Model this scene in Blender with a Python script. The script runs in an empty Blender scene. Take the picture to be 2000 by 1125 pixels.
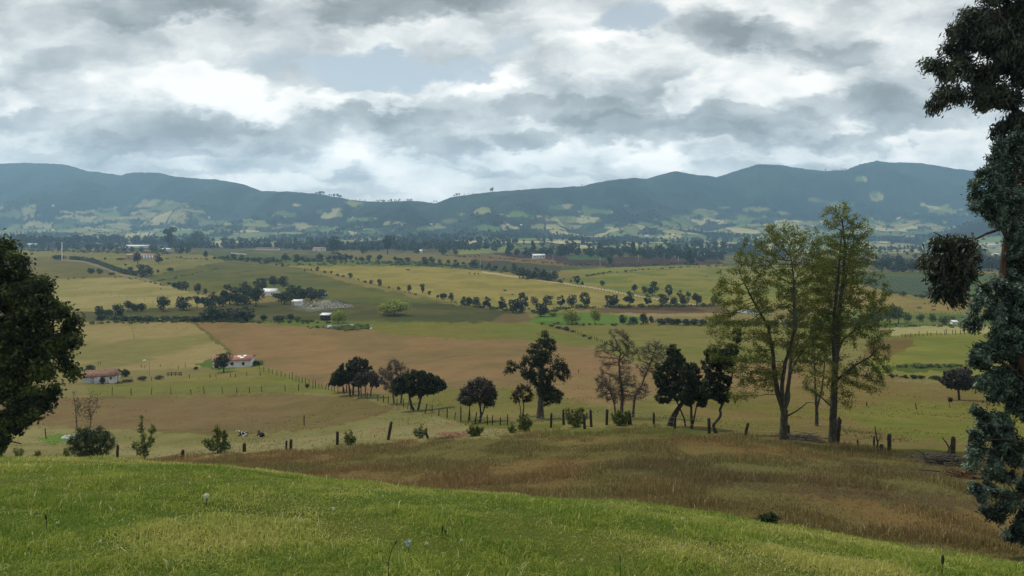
import bpy, bmesh, math, random
import numpy as np
from math import radians, sin, cos, pi
from mathutils import Vector, Matrix, noise as mnoise

# ------------------------------------------------------------------ camera, sky, sun, exposure
SC = bpy.context.scene
COL = SC.collection
F, U0, V0 = 1570.0, 1000.0, 420.0          # focal length, centre column and horizon row of the photograph (2000 x 1125)
cam_d = bpy.data.cameras.new("camera")
cam = bpy.data.objects.new("camera", cam_d)
COL.objects.link(cam)
cam.location = (0, 0, 0)
cam.rotation_euler = (radians(90), 0, 0)
cam_d.sensor_width = 36.0
cam_d.lens = 36.0 * F / 2000.0
cam_d.shift_y = -(562.5 - V0) / 2000.0
cam_d.clip_start = 0.1
cam_d.clip_end = 60000
SC.camera = cam
SC.view_settings.view_transform = 'Standard'
SC.view_settings.look = 'None'
SC.view_settings.exposure = 0.0
SC.view_settings.gamma = 1.0
SC.cycles.max_bounces = 6
SC.cycles.diffuse_bounces = 2
SC.cycles.glossy_bounces = 2
SC.cycles.transmission_bounces = 3
SC.cycles.volume_bounces = 0
SC.cycles.caustics_reflective = False
SC.cycles.caustics_refractive = False

SUN_EL, SUN_AZ = radians(58), radians(-50)   # azimuth from straight ahead (+y), clockwise positive
sd = Vector((sin(SUN_AZ) * cos(SUN_EL), cos(SUN_AZ) * cos(SUN_EL), sin(SUN_EL)))
sun_d = bpy.data.lights.new("sun", 'SUN')
sun_d.energy = 2.9
sun_d.angle = radians(5)
sun_d.color = (1.0, 0.93, 0.80)
sun = bpy.data.objects.new("sun", sun_d)
COL.objects.link(sun)
sun.rotation_euler = sd.to_track_quat('Z', 'Y').to_euler()

world = bpy.data.worlds.new("World")
SC.world = world
world.use_nodes = True
wt = world.node_tree
wt.nodes.clear()
WN, WL = wt.nodes, wt.links


def wnode(kind, **kw):
    n = WN.new(kind)
    for k, v in kw.items():
        setattr(n, k, v)
    return n


def wmath(op, a, b=None, c=None, clamp=False):
    n = wnode('ShaderNodeMath', operation=op, use_clamp=clamp)
    for i, x in enumerate((a, b, c)):
        if x is None:
            continue
        if isinstance(x, (int, float)):
            n.inputs[i].default_value = x
        else:
            WL.new(x, n.inputs[i])
    return n.outputs[0]


def wvec(op, a, b=None, c=None):
    n = wnode('ShaderNodeVectorMath', operation=op)
    for i, x in enumerate((a, b, c)):
        if x is None:
            continue
        if isinstance(x, tuple):
            n.inputs[i].default_value = x
        else:
            WL.new(x, n.inputs[i])
    return n.outputs['Value'] if op in ('LENGTH', 'DOT_PRODUCT', 'DISTANCE') else n.outputs[0]


def wnoise(vec, scale, detail=6, rough=0.55, dist=0.0):
    n = wnode('ShaderNodeTexNoise', noise_dimensions='3D')
    n.inputs['Scale'].default_value = scale
    n.inputs['Detail'].default_value = detail
    n.inputs['Roughness'].default_value = rough
    n.inputs['Distortion'].default_value = dist
    WL.new(vec, n.inputs['Vector'])
    return n


tc = wnode('ShaderNodeTexCoord')
sep = wnode('ShaderNodeSeparateXYZ')
WL.new(tc.outputs['Generated'], sep.inputs[0])
ay = wmath('MAXIMUM', wmath('ABSOLUTE', sep.outputs[1]), 0.12)
pxx = wmath('DIVIDE', sep.outputs[0], ay)
pzz = wmath('DIVIDE', sep.outputs[2], ay)
comb = wnode('ShaderNodeCombineXYZ')
WL.new(pxx, comb.inputs[0])
WL.new(pzz, comb.inputs[1])
P = comb.outputs[0]                      # tangents of the heading and of the height above the horizon
# clouds flatten towards the horizon: stretch the noise sideways
Pn = wvec('MULTIPLY', P, (1.0, 1.9, 1.0))
warp1 = wnoise(Pn, 5.0, 7, 0.6).outputs['Color']
warp2 = wnoise(Pn, 14.0, 7, 0.62).outputs['Color']
w = wvec('MULTIPLY', wvec('SUBTRACT', warp1, (0.5, 0.5, 0.5)), (0.13, 0.12, 0.0))
w2 = wvec('MULTIPLY', wvec('SUBTRACT', warp2, (0.5, 0.5, 0.5)), (0.075, 0.065, 0.0))
PW = wvec('ADD', wvec('ADD', P, w), w2)


def blob(u, v, su, sv, soft=0.8):
    """A cloud's place in the sky: 1 in its middle, 0 outside."""
    d = wvec('LENGTH', wvec('MULTIPLY', wvec('SUBTRACT', PW, ((u - U0) / F, (V0 - v) / F, 0.0)), (F / su, F / sv, 0.0)))
    n = wnode('ShaderNodeMapRange', interpolation_type='SMOOTHSTEP')
    WL.new(d, n.inputs[0])
    n.inputs[1].default_value = 1.0 + soft * 0.45
    n.inputs[2].default_value = max(0.0, 1.0 - soft * 0.45)
    n.inputs[3].default_value = 0.0
    n.inputs[4].default_value = 1.0
    return n.outputs[0]


SKY_BLOBS = [  # u, v, half width, half height, brightness change, softness
    (330, 5, 170, 34, -0.42, .8), (820, 12, 190, 40, -0.46, .7), (640, 45, 90, 40, -0.16, .9),
    (90, 110, 130, 30, -0.10, .9), (230, 75, 90, 40, -0.10, .9), (480, 70, 110, 50, 0.06, .9), (30, 50, 70, 50, 0.10, .9),
    (330, 170, 150, 38, 0.20, .8), (470, 165, 50, 30, 0.22, .6), (30, 190, 60, 26, 0.22, .7), (160, 180, 60, 30, 0.10, .8),
    (560, 215, 110, 26, 0.22, .7), (100, 235, 130, 20, -0.16, .8), (240, 262, 120, 24, -0.20, .8), (420, 240, 110, 22, -0.22, .8),
    (560, 262, 110, 34, -0.26, .7), (560, 292, 100, 16, -0.12, .8), (250, 305, 90, 10, -0.10, .8), (330, 310, 110, 20, 0.06, .9),
    (700, 200, 120, 22, 0.26, .6), (930, 150, 100, 24, 0.30, .6), (1010, 140, 40, 20, 0.15, .6), (880, 165, 80, 20, 0.18, .6),
    (800, 240, 90, 34, -0.30, .7), (850, 290, 90, 24, -0.30, .7), (690, 335, 60, 14, -0.16, .7), (690, 300, 70, 20, 0.10, .9),
    (1060, 170, 60, 36, -0.12, .8), (1110, 215, 150, 36, -0.34, .6), (1180, 250, 120, 26, -0.24, .7), (1030, 280, 70, 16, -0.28, .7),
    (1190, 100, 130, 50, 0.20, .8), (1100, 80, 60, 30, 0.10, .8), (1250, 200, 40, 24, 0.18, .6), (1330, 190, 60, 40, 0.30, .7),
    (1200, 60, 90, 30, 0.16, .8), (1250, 120, 80, 50, -0.10, .9), (1340, 30, 50, 50, 0.16, .8),
    (1400, 45, 70, 52, -0.34, .8), (1495, 55, 60, 34, -0.38, .8), (1640, 100, 110, 26, -0.26, .8), (1560, 30, 50, 30, 0.05, .9),
    (1480, 140, 130, 60, 0.18, .9), (1640, 165, 60, 24, 0.16, .8), (1660, 205, 140, 30, -0.30, .8), (1480, 235, 150, 24, -0.28, .7),
    (1650, 275, 80, 26, -0.32, .7), (1800, 235, 120, 30, -0.18, .8), (1760, 60, 90, 60, 0.14, .9), (1430, 270, 80, 24, -0.18, .8),
    (1300, 265, 110, 26, -0.18, .8), (1200, 310, 60, 16, -0.16, .7), (1150, 310, 260, 22, 0.18, .9), (1500, 300, 200, 22, 0.22, .9),
    (1800, 290, 150, 24, 0.24, .9), (940, 350, 240, 18, 0.12, .9), (560, 345, 120, 16, 0.12, .9), (1650, 235, 60, 20, 0.16, .8),
    (1860, 290, 60, 18, -0.10, .8), (330, 296, 120, 14, -0.20, .8), (520, 318, 90, 12, -0.16, .8), (1000, 330, 120, 12, -0.14, .8), (1430, 306, 90, 12, -0.18, .8), (1190, 330, 60, 10, -0.14, .8),
    (120, 290, 150, 16, -0.18, .8), (760, 362, 120, 10, -0.10, .8), (1330, 300, 60, 14, -0.16, .8), (420, 335, 90, 8, -0.14, .8),
]
BLUE_BLOBS = [(740, 140, 160, 36, 1.0, .6), (640, 165, 60, 22, .8, .7), (560, 120, 80, 30, .5, .9), (1230, 25, 90, 26, .9, .7), (985, 90, 40, 20, .6, .7),
              (900, 130, 90, 24, .9, .6)]
L = wnoise(wvec('ADD', Pn, wvec('SCALE', w2, None)), 6.0, 9, 0.58, 0.3).outputs['Fac']
Pe = wvec('ADD', Pn, w2)
up1 = wnoise(Pe, 6.2, 8, 0.54).outputs['Fac']
up2 = wnoise(wvec('ADD', Pe, (0.014, 0.055, 0.0)), 6.2, 8, 0.54).outputs['Fac']      # the same clouds a little higher: tops are lit, bases are grey
L = wmath('MULTIPLY_ADD', wmath('SUBTRACT', L, 0.5), 0.75, 0.63)
L = wmath('MULTIPLY_ADD', wmath('SUBTRACT', up1, up2), 1.4, L)
for (u, v, su, sv, a, so) in SKY_BLOBS:
    L = wmath('MULTIPLY_ADD', blob(u, v, su, sv, so), a, L)
B = None
for (u, v, su, sv, a, so) in BLUE_BLOBS:
    b = wmath('MULTIPLY', blob(u, v, su, sv, so), a)
    B = b if B is None else wmath('MAXIMUM', B, b)
ramp = wnode('ShaderNodeValToRGB')
WL.new(L, ramp.inputs[0])
cr = ramp.color_ramp
cr.elements[0].position = 0.05
cr.elements[0].color = (0.235, 0.258, 0.268, 1)
cr.elements[1].position = 1.0
cr.elements[1].color = (0.98, 0.985, 0.965, 1)
for pos, c in ((0.30, (0.34, 0.38, 0.40)), (0.55, (0.52, 0.565, 0.585)), (0.78, (0.74, 0.785, 0.79))):
    e = cr.elements.new(pos)
    e.color = (*c, 1)
sky = wnode('ShaderNodeTexSky', sky_type='NISHITA', sun_disc=False)
sky.sun_elevation = SUN_EL
sky.sun_rotation = SUN_AZ
sky.altitude = 2600
skyc = wvec('MULTIPLY', sky.outputs[0], (0.1, 0.1, 0.1))
veil = wvec('ADD', wvec('MULTIPLY', skyc, (0.28, 0.25, 0.20)), (0.37, 0.43, 0.48))     # blue sky behind thin high cloud
mix = wnode('ShaderNodeMix', data_type='RGBA')
WL.new(B, mix.inputs[0])
WL.new(ramp.outputs[0], mix.inputs[6])
WL.new(veil, mix.inputs[7])
bg = wnode('ShaderNodeBackground')
# sky radiance is raised towards the horizon to offset dimming by the haze box
lowf = wmath('MULTIPLY_ADD', wmath('EXPONENT', wmath('MINIMUM', wmath('DIVIDE', 0.048, wmath('MAXIMUM', pzz, 0.01)), 0.66)), 1.0, 0.0)
bright = wvec('SCALE', wvec('MULTIPLY', mix.outputs[2], (1.04, 1.0, 0.965)))
WL.new(lowf, bright.node.inputs['Scale'])
WL.new(bright, bg.inputs[0])
bg.inputs[1].default_value = 1.0
wo = wnode('ShaderNodeOutputWorld')
WL.new(bg.outputs[0], wo.inputs[0])
world.cycles.sampling_method = 'MANUAL'
world.cycles.sample_map_resolution = 512

# ------------------------------------------------------------------ helpers


def srgb(c):
    c = np.asarray(c, float) / 255.0
    return np.where(c <= 0.04045, c / 12.92, ((c + 0.055) / 1.055) ** 2.4)


KL = np.array([1.42, 1.36, 1.26])           # light that falls on open ground under this sky and sun


def alb(r, g, b):
    """Base colour of a sunlit surface that photographs as this sRGB colour."""
    return srgb((r, g, b)) / KL


def hash2(ix, iy, seed):
    h = (ix.astype(np.int64) * 374761393 + iy.astype(np.int64) * 668265263 + seed * 974711) & 0xFFFFFFFF
    h = ((h ^ (h >> 13)) * 1274126177) & 0xFFFFFFFF
    h = h ^ (h >> 16)
    return (h & 0xFFFFFF) / float(0xFFFFFF)


def vnoise(x, y, seed=0):
    ix, iy = np.floor(x), np.floor(y)
    fx, fy = x - ix, y - iy
    fx = fx * fx * fx * (fx * (fx * 6 - 15) + 10)
    fy = fy * fy * fy * (fy * (fy * 6 - 15) + 10)
    a, b = hash2(ix, iy, seed), hash2(ix + 1, iy, seed)
    c, d = hash2(ix, iy + 1, seed), hash2(ix + 1, iy + 1, seed)
    return (a + (b - a) * fx) * (1 - fy) + (c + (d - c) * fx) * fy


def fbm(x, y, seed=0, octs=4, gain=0.5):
    s, a, t = 0.0, 1.0, 0.0
    for o in range(octs):
        s = s + a * vnoise(x * 2 ** o + 17.3 * o, y * 2 ** o - 9.1 * o, seed + o)
        t += a
        a *= gain
    return s / t                           # 0..1, mean 0.5


def sstep(a, b, x):
    t = np.clip((x - a) / (b - a), 0, 1)
    return t * t * (3 - 2 * t)


# ------------------------------------------------------------------ the lie of the land
# heights along eight headings, written as (row on which the ground at that distance is seen, distance in metres)
DK = np.array([6, 12, 18, 25, 40, 55, 72, 100, 140, 200, 260, 330, 420, 520, 650, 820, 1100, 1500.])
UC = np.array([-500, 0, 250, 500, 750, 1000, 1250, 1500, 1750, 2000, 2500.])
VT = np.array([
    # 6     12    18    25    40   55   72   100  140  200  260  330  420  520  650  820  1100 1500
    [1620, 1270, 1150, 1085, 990, 935, 902, 852, 778, 722, 676, 630, 596, 568, 543, 518, 498, 486],
    [1620, 1270, 1150, 1085, 990, 935, 900, 852, 776, 722, 676, 630, 596, 568, 543, 518, 498, 486],
    [1620, 1270, 1150, 1080, 985, 930, 898, 850, 773, 722, 676, 630, 596, 568, 543, 519, 498, 486],
    [1620, 1270, 1140, 1070, 975, 920, 885, 838, 768, 712, 670, 630, 597, 569, 545, 520, 500, 487],
    [1620, 1260, 1120, 1050, 955, 905, 864, 810, 756, 703, 664, 630, 599, 572, 547, 523, 503, 489],
    [1620, 1240, 1100, 1020, 935, 884, 842, 788, 738, 692, 658, 630, 602, 576, 550, 527, 507, 491],
    [1620, 1240, 1095, 1015, 925, 868, 826, 782, 736, 692, 660, 632, 603, 578, 552, 528, 509, 494],
    [1620, 1240, 1095, 1015, 920, 864, 830, 788, 744, 698, 664, 635, 607, 580, 555, 530, 512, 498],
    [1620, 1240, 1110, 1035, 932, 880, 842, 794, 746, 700, 667, 638, 610, 584, 558, 534, 516, 500],
    [1620, 1240, 1120, 1050, 945, 888, 846, 797, 748, 702, 668, 640, 611, 586, 560, 536, 517, 500],
    [1620, 1240, 1120, 1050, 945, 888, 846, 797, 748, 702, 668, 640, 611, 586, 560, 536, 517, 500],
], float)
SKYLINE = np.array([(-700, 350), (-300, 330), (0, 319), (50, 318), (125, 320), (170, 333), (235, 342), (250, 338), (270, 337), (306, 336),
                    (345, 345), (420, 350), (470, 358), (510, 372), (590, 375), (650, 383), (700, 392), (750, 394), (800, 391), (850, 397),
                    (880, 385), (960, 374), (1040, 368), (1140, 363), (1185, 353), (1235, 347), (1262, 349), (1300, 338), (1320, 334),
                    (1360, 341), (1400, 345), (1440, 333), (1480, 321), (1520, 321), (1560, 328), (1610, 334), (1650, 332), (1680, 320),
                    (1706, 315), (1713, 312), (1722, 315), (1740, 317), (1800, 318), (1860, 328), (1900, 333), (2000, 345), (2300, 360), (2800, 370)], float)
RIDGE_D = np.array([(-700, 5600), (0, 5400), (300, 5000), (500, 4300), (700, 3600), (900, 3400), (1100, 3800), (1400, 4700), (1700, 5300), (2800, 5600)], float)
CREST = np.array([(-800, 905), (0, 897), (200, 898), (300, 903), (430, 914), (520, 926), (600, 938), (800, 954), (1000, 968), (1200, 988), (1400, 1012),
                  (1600, 1045), (1800, 1080), (2000, 1106), (2500, 1150)], float)


def pchip_eval(xk, Y, x):
    """Monotone cubic through the rows of Y (n, k) at xk, for one x per row."""
    h = np.diff(xk)
    d = np.diff(Y, axis=1) / h
    m = np.zeros_like(Y)
    w1, w2_ = 2 * h[1:] + h[:-1], h[1:] + 2 * h[:-1]
    with np.errstate(divide='ignore', invalid='ignore'):
        mm = (w1 + w2_) / (w1 / d[:, :-1] + w2_ / d[:, 1:])
    m[:, 1:-1] = np.where(d[:, :-1] * d[:, 1:] > 0, mm, 0)
    m[:, 0], m[:, -1] = d[:, 0], d[:, -1]
    i = np.clip(np.searchsorted(xk, x) - 1, 0, len(xk) - 2)
    r = np.arange(len(Y))
    t = (x - xk[i]) / h[i]
    hh = h[i]
    return ((1 + 2 * t) * (1 - t) ** 2 * Y[r, i] + t * (1 - t) ** 2 * hh * m[r, i] + t * t * (3 - 2 * t) * Y[r, i + 1] + t * t * (t - 1) * hh * m[r, i + 1])


SX = np.concatenate([SKYLINE[:, 0]])


def height(u, D):
    """Height of the ground (camera at 0) at heading u and distance D along the view (arrays)."""
    u = np.asarray(u, float)
    D = np.asarray(D, float)
    shp = np.broadcast(u, D).shape
    u = np.broadcast_to(u, shp).ravel()
    D = np.broadcast_to(D, shp).ravel()
    uc = np.clip(u, UC[0], UC[-1])
    X = (u - U0) / F * D
    # the valley: smooth blend of the headings
    i = np.clip(np.searchsorted(UC, uc) - 1, 0, len(UC) - 2)
    t = (uc - UC[i]) / (UC[i + 1] - UC[i])
    t = t * t * (3 - 2 * t)
    rows = VT[i] * (1 - t)[:, None] + VT[i + 1] * t[:, None]
    v = pchip_eval(np.log(DK), rows, np.log(np.clip(D, DK[0], DK[-1])))
    # the mountains
    sk = np.interp(u, SKYLINE[:, 0], SKYLINE[:, 1])
    dr = np.interp(u, RIDGE_D[:, 0], RIDGE_D[:, 1])
    v15 = rows[:, -1]
    tm = (D - 1500) / (dr - 1500)
    low = 452 + (np.clip(sk, 320, 400) - 360) * 0.12
    kn_t = np.array([0, .22, .42, .6, .8, .93, 1.0])
    vm = np.stack([v15, v15 - 13, (v15 - 13) * .4 + low * .6, low - 12 * (400 - sk) / 80, sk * .5 + 0.5 * (low - 10), sk * .9 + .1 * low, sk], 1)
    tt = np.clip(tm, 0, 1)
    j = np.clip(np.searchsorted(kn_t, tt) - 1, 0, 5)
    q = (tt - kn_t[j]) / (kn_t[j + 1] - kn_t[j])
    r = np.arange(len(D))
    vmo = vm[r, j] * (1 - q) + vm[r, j + 1] * q
    v = np.where(D > 1500, vmo, v)
    z = (V0 - v) / F * D
    over = np.clip(D - dr, 0, None)
    z = np.where(over > 0, (V0 - sk) / F * dr - 0.35 * over, z)
    # rolling ground, gullies and spurs, fading out at the ridge line so that its outline stays
    n1 = fbm(X / 420, D / 420, 3, 3) - 0.5
    n2 = fbm(X / 150, D / 150, 5, 3) - 0.5
    amp = sstep(900, 2000, D) * (1 - sstep(0.86, 1.0, tm))
    z = z + amp * (36 * n1 + 14 * n2)
    g = np.abs(fbm(X / 520, D / 1000, 11, 5) - 0.5) * 2
    z = z + sstep(0.45, .7, tm) * (1 - sstep(0.84, 1.0, tm)) * (210 * (g - 0.33))
    z = z + sstep(0.5, .9, tm) * 7 * (fbm(X / 60, D / 60, 21, 2) - 0.5)
    n3 = fbm(X / 55, D / 55, 7, 3) - 0.5
    z = z + sstep(90, 260, D) * (1 - sstep(1500, 2200, D)) * 2.2 * n3
    n4 = fbm(X / 6, D / 6, 9, 3) - 0.5
    z = z + sstep(12, 30, D) * (1 - sstep(150, 400, D)) * 0.45 * n4
    # nearer spur
    sp = np.exp(-((u - 2010) / 190) ** 4) * sstep(2400, 3000, D) * (1 - sstep(3000, 3600, D))
    zs = (V0 - (398 + np.clip(2000 - u, 0, None) * 0.28)) / F * 3000
    z = np.where(sp > 0.001, np.maximum(z, zs * sp + z * (1 - sp)), z)
    # the grassy brow the camera stands on
    cv = np.interp(u, CREST[:, 0], CREST[:, 1])
    a = 1.5
    b = ((cv - V0) / F) ** 2 / (4 * a)
    zf = -(a + b * D * D) + 0.10 * (fbm(X / 1.3, D / 1.3, 31, 3) - 0.5) * sstep(1, 3, D)
    k = 0.5
    far = D > 60
    e = np.clip((zf - z) / k, -30, 30)
    zn = z + k * np.log1p(np.exp(e))
    return np.where(far, z, zn).reshape(shp)


_DS = np.concatenate([np.geomspace(1.5, 60, 1500), np.geomspace(60.05, 7000, 2600)])
_cache = {}


def ground(u, v, dmin=1.5):
    """World point of the ground seen at picture position (u, v)."""
    key = round(float(u), 1)
    if key not in _cache:
        _cache[key] = V0 - F * height(np.full(len(_DS), u), _DS) / _DS
    vv = _cache[key]
    ok = np.nonzero((vv <= v) & (_DS > dmin))[0]
    k = ok[0] if len(ok) else len(_DS) - 1
    D = _DS[k]
    return Vector(((u - U0) / F * D, D, float(height(u, D))))


def gz(x, y):
    return float(height(x / y * F + U0, y))


def at(u, v, D):
    return Vector(((u - U0) / F * D, D, (V0 - v) / F * D))

# ------------------------------------------------------------------ ground sheet with its fields


def build_mesh(name, V, parts, attrs=None, smooth=False, mats=()):
    """V (n,3); parts = [(faces (m,k), material slot)]; attrs = {name: per-vertex floats or rgb}."""
    me = bpy.data.meshes.new(name)
    V = np.asarray(V, np.float32)
    me.vertices.add(len(V))
    me.vertices.foreach_set('co', V.ravel())
    parts = [(np.asarray(f, np.int32), m) for f, m in parts if len(f)]
    idx = np.concatenate([f.ravel() for f, m in parts])
    me.loops.add(len(idx))
    me.loops.foreach_set('vertex_index', idx)
    tot = np.concatenate([np.full(len(f), f.shape[1], np.int32) for f, m in parts])
    me.polygons.add(len(tot))
    me.polygons.foreach_set('loop_start', np.concatenate([[0], np.cumsum(tot)[:-1]]).astype(np.int32))
    me.polygons.foreach_set('material_index', np.concatenate([np.full(len(f), m, np.int32) for f, m in parts]))
    if smooth:
        me.polygons.foreach_set('use_smooth', np.ones(len(tot), bool))
    me.update(calc_edges=True)
    for k, a in (attrs or {}).items():
        a = np.asarray(a, np.float32)
        if a.ndim == 2:
            at_ = me.attributes.new(k, 'FLOAT_COLOR', 'POINT')
            at_.data.foreach_set('color', np.concatenate([a, np.ones((len(a), 1), np.float32)], 1).ravel())
        else:
            at_ = me.attributes.new(k, 'FLOAT', 'POINT')
            at_.data.foreach_set('value', a)
    for m in mats:
        me.materials.append(m)
    return me


def add(name, me, parent=None, loc=None):
    o = bpy.data.objects.new(name, me)
    COL.objects.link(o)
    if parent is not None:
        o.parent = parent
    if loc is not None:
        o.location = loc
    return o


def tag(o, label=None, cat=None, group=None, kind=None):
    for k, v in (('label', label), ('category', cat), ('group', group), ('kind', kind)):
        if v:
            o[k] = v
    return o


def empty(name, loc, rz=0.0, label=None, cat=None, group=None):
    o = add(name, None, None, loc)
    o.rotation_euler = (0, 0, rz)
    o.empty_display_size = 0.2
    return tag(o, label, cat, group)


class NT:
    """Small helper for material node trees."""

    def __init__(self, name):
        self.m = bpy.data.materials.new(name)
        self.m.use_nodes = True
        self.t = self.m.node_tree
        self.t.nodes.clear()
        self.out = self.t.nodes.new('ShaderNodeOutputMaterial')

    def n(self, kind, **kw):
        x = self.t.nodes.new(kind)
        for k, v in kw.items():
            setattr(x, k, v)
        return x

    def l(self, a, b):
        self.t.links.new(a, b)

    def val(self, sock, x):
        if isinstance(x, (int, float)):
            sock.default_value = x
        elif isinstance(x, (tuple, list, np.ndarray)):
            x = [float(q) for q in x]
            sock.default_value = x if len(x) == len(sock.default_value) else (*x, 1.0)
        else:
            self.l(x, sock)

    def math(self, op, a, b=None, c=None):
        x = self.n('ShaderNodeMath', operation=op)
        for i, q in enumerate((a, b, c)):
            if q is not None:
                self.val(x.inputs[i], q)
        return x.outputs[0]

    def mix(self, f, a, b, blend='MIX'):
        x = self.n('ShaderNodeMix', data_type='RGBA', blend_type=blend)
        self.val(x.inputs[0], f)
        self.val(x.inputs[6], a)
        self.val(x.inputs[7], b)
        return x.outputs[2]

    def noise(self, scale, detail=4, rough=0.55, coord=None, stretch=None):
        c = self.n('ShaderNodeTexCoord').outputs[coord or 'Object']
        if stretch:
            mp = self.n('ShaderNodeVectorMath', operation='MULTIPLY')
            self.l(c, mp.inputs[0])
            mp.inputs[1].default_value = stretch
            c = mp.outputs[0]
        x = self.n('ShaderNodeTexNoise')
        x.inputs['Scale'].default_value = scale
        x.inputs['Detail'].default_value = detail
        x.inputs['Roughness'].default_value = rough
        self.l(c, x.inputs['Vector'])
        return x.outputs['Fac']

    def ramp(self, f, a, b):
        x = self.n('ShaderNodeMapRange')
        self.l(f, x.inputs[0])
        x.inputs[1].default_value = a
        x.inputs[2].default_value = b
        return x.outputs[0]

    def attr(self, name, out='Fac'):
        return self.n('ShaderNodeAttribute', attribute_name=name).outputs[out]

    def surf(self, col, rough=0.8, spec=0.25, bump=None, bstr=0.3, bdist=0.05, metal=0.0):
        b = self.n('ShaderNodeBsdfPrincipled')
        self.val(b.inputs['Base Color'], col)
        self.val(b.inputs['Roughness'], rough)
        b.inputs['Specular IOR Level'].default_value = spec
        b.inputs['Metallic'].default_value = metal
        if bump is not None:
            x = self.n('ShaderNodeBump')
            x.inputs['Strength'].default_value = bstr
            x.inputs['Distance'].default_value = bdist
            self.l(bump, x.inputs['Height'])
            self.l(x.outputs[0], b.inputs['Normal'])
        self.l(b.outputs[0], self.out.inputs[0])
        return self.m


FIELDS = []          # (polygon in picture columns and rows on the ground, colour as photographed, edge wobble, second colour)


def fld(c, pts, wob=3.0, c2=None, soft=1.5):
    FIELDS.append((np.array(pts, float), c, wob, c2, soft))


def strip(c, pts, wd, wob=1.0, c2=None):
    p = np.array(pts, float)
    up = p + [0, -wd / 2]
    dn = p + [0, wd / 2]
    fld(c, np.concatenate([up, dn[::-1]]), wob, c2, 0.8)


# far plain, back to front
fld((104, 108, 78), [(-400, 462), (700, 462), (1100, 470), (1500, 475), (2400, 480), (2400, 530), (-400, 530)], 2, (80, 90, 66))
fld((122, 132, 74), [(880, 490), (990, 482), (1010, 492), (900, 496)], 2)
fld((66, 66, 56), [(960, 494), (1080, 496), (1200, 502), (1400, 504), (1420, 520), (1200, 522), (1100, 518), (1000, 505)], 2, (82, 76, 62))
fld((72, 102, 70), [(1105, 499), (1190, 500), (1180, 508), (1110, 507)], 1)
fld((118, 100, 76), [(860, 496), (980, 500), (1080, 508), (1110, 517), (1040, 520), (950, 512), (860, 506)], 2, (104, 94, 70))
fld((112, 108, 74), [(640, 488), (760, 495), (860, 496), (960, 512), (830, 515), (690, 508)], 2)
fld((92, 108, 52), [(560, 509), (700, 507), (840, 512), (900, 516), (880, 524), (700, 520), (560, 517)], 2, (100, 112, 58))
fld((82, 98, 54), [(370, 492), (480, 493), (560, 500), (640, 505), (560, 512), (440, 506), (370, 500)], 2)
fld((122, 118, 76), [(-300, 478), (60, 482), (200, 487), (300, 492), (420, 500), (440, 512), (330, 530), (265, 535), (200, 515), (150, 503), (-300, 500)], 2, (108, 110, 66))
fld((112, 104, 62), [(-400, 495), (140, 503), (190, 516), (220, 530), (235, 540), (100, 548), (-400, 548)], 2, (98, 98, 54))
strip((128, 122, 104), [(120, 507), (160, 511), (190, 518), (212, 528), (235, 537), (262, 541), (300, 550), (350, 563)], 3.0)
fld((146, 134, 88), [(-400, 546), (100, 546), (235, 540), (300, 552), (360, 566), (415, 580), (405, 604), (300, 606), (165, 612), (-400, 615)], 2, (130, 124, 76))
fld((98, 100, 48), [(265, 540), (330, 530), (440, 511), (530, 518), (610, 533), (700, 556), (800, 578), (880, 592), (760, 596), (640, 594), (560, 575), (470, 560), (410, 574), (350, 562)], 3, (84, 92, 42))
fld((142, 130, 76), [(560, 519), (700, 520), (830, 522), (940, 528), (1010, 538), (1100, 551), (1200, 570), (1290, 588), (1400, 600), (1400, 612), (1250, 604), (1100, 604), (1000, 606), (900, 598), (830, 578), (700, 548), (620, 530)], 2, (128, 120, 66))
fld((126, 122, 62), [(1090, 550), (1150, 532), (1280, 523), (1410, 519), (1700, 524), (1700, 590), (1400, 600), (1290, 586), (1180, 562)], 2, (102, 112, 48))
fld((118, 124, 58), [(1080, 530), (1200, 522), (1410, 516), (1410, 521), (1280, 525), (1150, 534)], 1)
strip((176, 160, 134), [(940, 531), (1010, 541), (1080, 551), (1160, 562), (1240, 577), (1300, 587), (1390, 600)], 2.2, .6)
fld((72, 80, 56), [(930, 508), (1010, 512), (1100, 520), (1090, 530), (1000, 532), (930, 522)], 2)
# crop slope and hayfield at the right
fld((80, 98, 60), [(1660, 532), (1830, 532), (2100, 538), (2100, 590), (1830, 582), (1740, 570), (1690, 556)], 1)
fld((136, 118, 74), [(1600, 552), (1700, 560), (1780, 575), (1900, 588), (2200, 596), (2200, 630), (1840, 612), (1700, 606), (1600, 600)], 2, (120, 112, 66))
fld((102, 112, 62), [(1600, 604), (1840, 612), (2200, 622), (2200, 640), (1700, 640), (1600, 632)], 2, (86, 104, 54))
# dark wet ground by the ditch
fld((88, 86, 58), [(-300, 612), (165, 610), (300, 602), (405, 600), (560, 585), (640, 588), (760, 594), (850, 592), (930, 600), (1010, 608), (1050, 625), (980, 634), (730, 631), (560, 629), (400, 628), (165, 628), (-300, 630)], 3, (72, 78, 50))
fld((112, 112, 104), [(560, 603), (620, 590), (650, 585), (690, 592), (690, 600), (640, 607), (600, 610)], 2, (70, 74, 58))
fld((104, 90, 66), [(985, 612), (1030, 614), (1045, 626), (1000, 632), (960, 628)], 2)
fld((100, 84, 64), [(1120, 602), (1240, 597), (1400, 596), (1430, 608), (1400, 614), (1280, 614), (1180, 611)], 2, (76, 64, 52))
fld((140, 122, 88), [(1180, 611), (1300, 613), (1420, 610), (1420, 618), (1250, 619)], 1.5)
fld((86, 116, 44), [(1030, 626), (1060, 612), (1130, 610), (1230, 616), (1270, 622), (1240, 633), (1050, 636)], 2, (78, 104, 44))
fld((92, 106, 50), [(480, 629), (560, 624), (700, 628), (820, 628), (740, 642), (640, 640), (560, 636)], 3)
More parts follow.
